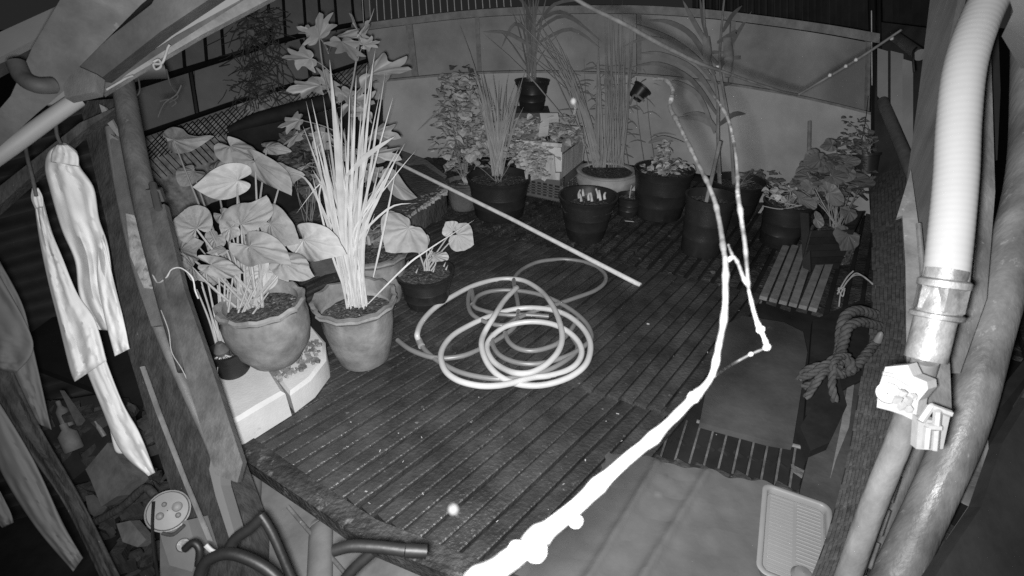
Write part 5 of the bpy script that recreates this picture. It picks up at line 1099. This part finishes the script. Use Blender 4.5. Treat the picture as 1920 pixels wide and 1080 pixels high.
# roof timbers at top left
def brd(name, label, cat, pts, th, m):
    return tag(slab(pts, th).build(name, M[m], smooth=0), label, cat)
brd("eave_board", "pale flat eave board at the top left edge", "board", [(-40, 78, 1.15), (114, 8, 1.25), (84, 64, 1.22), (-40, 128, 1.12)], .02, 'gutter')
brd("eave_board", "dim lower eave board under the pale one at top left", "board", [(-40, 130, 1.14), (84, 66, 1.24), (68, 92, 1.22), (-40, 150, 1.12)], .02, 'beam')
brd("roof_beam", "widest painted roof beam crossing the top left corner", "beam", [(124, -20, .95), (300, -20, 1.0), (265, 8, 1.0), (150, 124, 1.0), (120, 170, 1.0), (70, 212, .98), (-40, 310, .92), (-40, 250, .92), (20, 180, .95), (60, 90, .95)], .05, 'beam')
brd("roof_beam", "second roof beam between the dark slit and the pale gutter", "beam", [(300, -20, 1.02), (420, -20, 1.05), (300, 60, 1.05), (183, 152, 1.05), (145, 126, 1.05), (210, 66, 1.04), (284, 8, 1.03)], .05, 'beam')
brd("fascia_board", "short square board hung below the second roof beam", "board", [(146, 124, .98), (182, 140, .98), (178, 172, .98), (122, 184, .97), (118, 160, .98)], .02, 'gpanel')
gt = thing("gutter", "long pale rain gutter running down from the top of the view", "gutter", P(300, 80, 1.15))
MB().tube([P(500, -60, 1.35), P(400, 10, 1.28), P(300, 72, 1.22), P(188, 152, 1.15)], .024, 16, 4).build("roll_edge", M['pipe'], gt, smooth=60)
slab([(398, -12, 1.22), (470, -30, 1.24), (450, 0, 1.24), (330, 66, 1.19), (190, 165, 1.12), (182, 150, 1.12), (290, 70, 1.17)], .012).build("face", M['gutter'], gt, smooth=0)
slab([(455, -8, 1.25), (520, -40, 1.27), (500, -15, 1.27), (360, 62, 1.21), (240, 145, 1.15), (188, 177, 1.12), (186, 160, 1.12), (320, 74, 1.18)], .02).build("lip", M['beam'], gt, smooth=0)
slab([(520, -40, 1.26), (540, -20, 1.26), (380, 64, 1.2), (250, 140, 1.14), (192, 176, 1.11), (240, 138, 1.13), (360, 62, 1.19)], .02).build("lip", M['pipe'], gt, smooth=0)
tag(MB().tube([P(30, 118, .9), P(44, 146, .9), P(70, 160, .9), P(100, 160, .92)], .014, 14, 5).build("bent_pipe", M['beam'], smooth=60), "short bent grey pipe against the widest roof beam", "pipe")
tag(MB().tube([P(226, 140, 1.3), P(260, 130, 1.32), P(308, 128, 1.35)], .026, 16, 3).build("cross_log", M['shade'], smooth=60), "dark cross log tied behind the top of the round post", "log")
for pts, lb_ in (([(158, 128), (168, 122), (172, 132), (160, 140), (176, 136)], "scrap of white twine tied at the dark slit between the beams"), ([(160, 154), (168, 166), (180, 162), (184, 150), (178, 168), (186, 178)], "knot of white twine under the gutter end"), ([(288, 116), (298, 112), (302, 124), (292, 130), (288, 120), (304, 118), (314, 92), (318, 84)], "bright twist of white cord tied to the cross log"), ([(200, 168), (224, 154), (238, 146), (250, 142)], "white cord along the top of the round post")):
    o = MB().tube([P(x, y, 1.1) for x, y in pts], .0025, 7, 5).build("cord", M['twine'], smooth=60); tag(o, lb_, "cord")
vn = thing("dry_vine", "thin curly dry vine hanging from the cross log", "vine", P(290, 160, 1.3))
for pts in ([(312, 130), (320, 160), (334, 180), (318, 192)], [(340, 160), (330, 178), (308, 194), (296, 220)], [(258, 140), (262, 170), (252, 186), (254, 196)], [(300, 190), (318, 186), (330, 192), (322, 200)]):
    stalk(vn, [(x, y, 1.3) for x, y in pts], .002, .0012, M['log'], "tendril")
# clothes pole, cords and clothes
tag(MB().tube([P(-60, 332, .98), P(20, 276, 1.0), P(90, 225, 1.03), P(146, 186, 1.06)], .0155, 14, 3).build("pole", M['gutter'], smooth=60), "pale round clothes pole crossing the upper left", "pole")
brd("roof_batten", "dark batten directly behind the clothes pole", "beam", [(-40, 380, 1.15), (150, 230, 1.2), (230, 195, 1.2), (150, 250, 1.2), (-40, 420, 1.15)], .03, 'wood')
brd("flat_scrap", "pale scrap of board wedged above the clothes pole", "board", [(84, 196, 1.1), (104, 180, 1.1), (120, 170, 1.1), (121, 184, 1.1), (96, 196, 1.1)], .01, 'gutter')
def shirt(label, cat="shirt", name="shirt"): return thing(name, label, cat, P(130, 300, 1.15))
s1 = shirt("long-sleeved white shirt hanging nearest the timber on the clothes pole")
cloth([(112, 268), (90, 285), (84, 315), (92, 352), (115, 430), (140, 490), (150, 560), (183, 618)], [(122, 267), (144, 284), (150, 312), (176, 352), (186, 410), (203, 462), (214, 540), (236, 622)], 1.15, .026, 2.3, .016, M['cloth'], s1, "body", seed=1, dd=lambda f: 1.14 - .02 * f)
cloth([(184, 440), (182, 520), (197, 600), (215, 668)], [(194, 440), (212, 520), (232, 600), (243, 654)], 1.1, .012, 1.4, .007, M['cloth'], s1, "sleeve", seed=2, dd=lambda f: 1.115 - .03 * f)
cloth([(106, 271), (97, 286), (95, 304)], [(126, 271), (146, 290), (148, 313)], 1.1, .016, 4, .004, M['cloth'], s1, "collar", seed=3, ns=16, dd=lambda f: 1.115)
s2 = shirt("narrow white shirt hanging left of the long-sleeved one")
cloth([(62, 365), (72, 440), (88, 520), (108, 600), (130, 690), (140, 716)], [(78, 362), (96, 430), (116, 480), (145, 550), (178, 600), (200, 676)], 1.1, .022, 2.0, .011, M['cloth'], s2, "body", seed=5, dd=lambda f: 1.10 - .03 * f)
cloth([(60, 352), (58, 372), (66, 392)], [(72, 352), (80, 368), (82, 388)], 1.08, .010, 3, .003, M['cloth'], s2, "tie", seed=4, ns=14)
cloth([(140, 640), (186, 755), (226, 845), (278, 893)], [(186, 640), (228, 750), (262, 812), (291, 886)], 1.1, .016, 1.4, .007, M['cloth'], s2, "sleeve", seed=6, dd=lambda f: 1.12 - .02 * f)
cloth([(205, 800), (216, 846), (236, 850)], [(246, 790), (262, 815), (266, 836)], 1.12, .01, 1.3, .004, M['cloth'], s2, "cuff", seed=7, ns=14)
s3 = shirt("grey garment hanging at the left edge beside the corrugated wall", "garment", "garment")
cloth([(-40, 470), (-30, 600), (10, 720), (62, 790)], [(0, 490), (42, 570), (62, 650), (97, 806)], 1.1, .02, 1.6, .01, M['clothg'], s3, "body", seed=8)
cloth([(-60, 520), (-50, 620), (-20, 690)], [(-10, 500), (62, 640), (30, 700)], 1.06, .014, 1.6, .01, M['clothg'], s3, "fold", seed=9)
s4 = shirt("long grey garment sleeve trailing down the lower left edge", "garment", "garment")
cloth([(-60, 700), (-10, 860), (60, 980), (137, 1072)], [(-10, 740), (62, 860), (118, 980), (156, 1046)], .98, .018, 1.6, .008, M['clothg'], s4, "sleeve", seed=10)
cloth([(-60, 640), (0, 780), (110, 930), (190, 1090)], [(0, 640), (70, 790), (150, 930), (230, 1090)], 1.08, .014, 2, .01, M['wood'], s4, "lining", seed=13)
s5 = shirt("small grey rag end poking in at the bottom left edge", "rag", "rag")
cloth([(-40, 890), (-20, 960), (4, 990)], [(0, 920), (20, 960), (26, 980)], .95, .012, 1.6, .005, M['clothg'], s5, "fold", seed=11, ns=20)
for pts, lb_ in (([(104, 216), (106, 250), (114, 270)], "hanger hook of the long-sleeved white shirt"), ([(44, 250), (50, 290), (62, 340), (68, 368)], "twisted cord holding the narrow white shirt")):
    tag(MB().tube([P(x, y, 1.07) for x, y in pts], .0035, 7, 5).build("cord", M['log'], smooth=60), lb_, "cord")
# shelf and clutter
sf = thing("shelf_box", "dark open box full of odds and ends behind the trailing sleeve", "box", P(150, 860, 1.5))
slab([(60, 760, 1.5), (180, 740, 1.5), (212, 840, 1.45), (130, 905, 1.42), (60, 900, 1.45)], .12).build("box_body", M['blackmatt'], sf, smooth=0)
def bottle(label, x0, y0, x1, y1, r, d, m='clutter', name="bottle"):
    a, b = P(x0, y0, d), P(x1, y1, d); ax = b - a; L_ = ax.length
    o = MB().lathe([(r * .9, 0), (r, L_ * .04), (r, L_ * .62), (r * .4, L_ * .8), (r * .4, L_), (.001, L_)], a, ax, 16).build(name, M[m], smooth=50); tag(o, label, "bottle")
bottle("dull bottle lying nearest the grey garment in the box", 140, 845, 118, 795, .022, 1.38)
bottle("small bottle behind the lying one in the box", 128, 800, 108, 752, .014, 1.42)
bottle("thin tube standing at the right side of the box", 196, 818, 178, 790, .006, 1.40, 'pipe')
brd("wedge", "pale pointed wedge of wood standing in the box", "wood scrap", [(112, 732, 1.42), (152, 788, 1.38), (144, 798, 1.38)], .012, 'clutter')
brd("paper_bag", "crumpled grey paper bag under the trailing sleeve", "bag", [(202, 830, 1.35), (230, 870, 1.32), (246, 900, 1.3), (220, 930, 1.3), (190, 950, 1.3), (170, 900, 1.33), (160, 880, 1.34)], .05, 'clutter')
brd("carton", "torn pale carton piece low in the clutter", "carton", [(218, 982, 1.3), (244, 976, 1.3), (274, 1012, 1.27), (258, 1026, 1.27), (230, 1016, 1.28)], .03, 'clutter')
brd("carton", "dim carton flap between the paper bag and the torn carton", "carton", [(160, 930, 1.35), (186, 955, 1.33), (176, 968, 1.33), (166, 962, 1.34)], .02, 'clutter')
tag(MB().tube([P(175, 980, 1.28), P(230, 950, 1.25), P(270, 915, 1.23), P(290, 930, 1.22)], .010, 8, 3).build("bar", M['wood'], smooth=60), "dark bar crossing the clutter below the paper bag", "bar")
for i in range(60):
    pass
s = MB()
for _ in range(240):
    x = rnd.uniform(60, 330); y = rnd.uniform(760, 1080); 
    if x < 60 + (y - 760) * .55: continue
    s.box(P(x, y, rnd.uniform(1.42, 1.6)), rnd.uniform(.01, .05), rnd.uniform(.01, .04), rnd.uniform(.005, .04), rnd.uniform(0, 3), .006)
s.build("rubbish_heap", M['wood'], kind="stuff"); bpy.data.objects["rubbish_heap"]["label"] = "dark heap of small rubbish in the lower left corner"
# round-faced appliance
ap = thing("appliance", "grey round-faced motor housing with two knobs at lower left", "appliance", P(325, 970, 1.1))
ctr = P(315, 958, 1.12); tl = -ray(315, 958).normalized() + Vector((.0, -.05, .2))
MB().lathe([(.030, -.06), (.040, -.02), (.0405, .0), (.038, .006), (.001, .010)], ctr, tl, 34, cap=False).build("round_face", M['applc'], ap, smooth=50)
MB().lathe([(.0395, .001), (.043, .0), (.043, -.008), (.0395, -.009)], ctr, tl, 34, cap=False).build("rim_ring", M['pipe'], ap, smooth=50)
tn = tl.normalized()
for x, y, r in ((332, 950, .010), (308, 946, .005), (334, 966, .0055), (300, 968, .008)): MB().lathe([(r, 0), (r * .95, .006), (r * .5, .009), (.001, .0095)], P(x, y, 1.105), tn, 16, cap=False).build("knob", M['pipe'], ap, smooth=50)
MB().tube([P(305, 1000, 1.10), P(325, 1002, 1.095), P(345, 985, 1.095)], .004, 8, 4).build("band", M['beam'], ap)
slab([(296, 985, 1.13), (352, 975, 1.12), (372, 1040, 1.1), (360, 1072, 1.09), (318, 1060, 1.1), (305, 1020, 1.12)], .06).build("housing", M['applc'], ap, smooth=0)
MB().lathe([(.014, 0), (.012, .008), (.001, .010)], P(344, 1022, 1.09), tn, 18, cap=False).build("socket", M['pipe'], ap, smooth=50)
tag(MB().tube([P(288, 940, 1.1), P(286, 1000, 1.08), P(296, 1090, 1.05)], .0035, 6, 4).build("cable", M['blackm'], smooth=60), "black cable hanging left of the round-faced housing", "cable")
# grey sheets below deck edge with two rounded ribs
gs = thing("roof_sheet", "grey ribbed sheet lying below the front edge of the deck", "sheet", onz(700, 1080, -.2))
s = MB().prism([onz(x, y, -.14) for x, y in ((400, 830), (455, 850), (700, 1010), (880, 1080), (1000, 1180), (300, 1400), (300, 1000))], (0, 0, -.02)); s.build("sheet", M['lower'], gs, smooth=0)
for (x, y, x2, y2, r) in ((470, 892, 452, 1180, .036), (602, 985, 596, 1200, .036)):
    A, B = onz(x, y, -.14), onz(x2, y2, -.14); MB().tube([A + Vector((0, .03, -.02)), A, A.lerp(B, .1), B], [.012, r * .85, r, r], 24, 4, flat=.75).build("rib", M['lower'], gs, smooth=70)
for (x, y, x2, y2) in ((436, 860, 420, 1000), (540, 950, 660, 1090)):
    A, B = onz(x, y, -.13), onz(x2, y2, -.13); MB().tube([A, B], .006, 8).build("crease", M['pipe'], gs, smooth=60)
brd("plastic_wrap", "crumpled translucent wrap bundled at the foot of the left post", "wrap", [(398, 845, 1.10), (412, 880, 1.08), (414, 910, 1.07), (440, 1000, 1.02), (430, 1010, 1.02), (404, 930, 1.06), (392, 880, 1.09)], .03, 'clothg')
tag(MB().lathe([(.002, 0), (.004, .01), (.001, .02)], P(414, 862, 1.06), (1, 0, .4), 8).build("pebble", M['litter']), "tiny bright chip beside the plastic wrap", "chip")
# black tubular frame
fr = thing("tube_frame", "black tubular folding frame at the bottom edge of the view", "frame", P(560, 1060, .8))
def ft(pts, r=.0088, d=.82, nm="tube"): MB().tube([P(x, y, d + .0 * i) for i, (x, y) in enumerate(pts)], r, 14, 5).build(nm, M['blackm'], fr, smooth=60)
ft([(424, 1044), (440, 1012), (470, 990), (492, 968)]); ft([(488, 965), (510, 1000), (545, 1080), (560, 1110)], .0072); ft([(372, 1090), (385, 1055), (425, 1038), (470, 1050), (510, 1075), (540, 1110)], .0088, .78)
ft([(626, 1032), (660, 1024), (710, 1026), (760, 1032)], .0088, .74); MB().tube([P(760, 1032, .74), P(800, 1034, .745)], .0098, 14).build("rubber_grip", M['blackm'], fr, smooth=60)
ft([(700, 1034), (660, 1070), (630, 1110)], .0082, .76); ft([(346, 1030), (362, 1018), (374, 1030), (372, 1060)], .006, .84, "bracket")
MB().tube([P(386, 1022, .8), P(400, 1034, .8), P(420, 1036, .8)], .0035, 6, 4).build("cord_loop", M['twine'], fr)
# litter on the deck
for i, (x, y, sx, sy) in enumerate(((1215, 607, .010, .005), (1180, 415, .05, .004), (1112, 448, .03, .004), (1090, 440, .008, .008), (1124, 446, .02, .004))):
    lbs = ["small shiny white speck on the deck right of the hose", "thin pale sliver on the deck by the small black pot", "thin curled straw at the foot of the black tub", "white crumb at the foot of the black tub", "short straw bit right of the black tub foot"]
    tag(MB().box(onz(x, y, .016), sx, sy, .003, -.2, .001).build("chip", M['litter'], smooth=0), lbs[i], "chip")
s = MB()
for _ in range(110):
    y = rnd.uniform(400, 1040); x = rnd.uniform(480, 1400); p = onz(x, y, .008)
    if p.y > 3.3 or (y > 840 and x > 1100): continue
    if y > 845 and x < 470 + (y - 830) * 1.8: continue
    if noise.noise(Vector((p.x * 2.2, p.y * 2.2, 3))) < .05: continue
    z = rnd.uniform(.001, .012); s.box(p, rnd.uniform(.002, .009), rnd.uniform(.0012, .003), .0012, rnd.uniform(0, 3), .0006)
s.build("deck_litter", M['terra2'], kind="stuff")
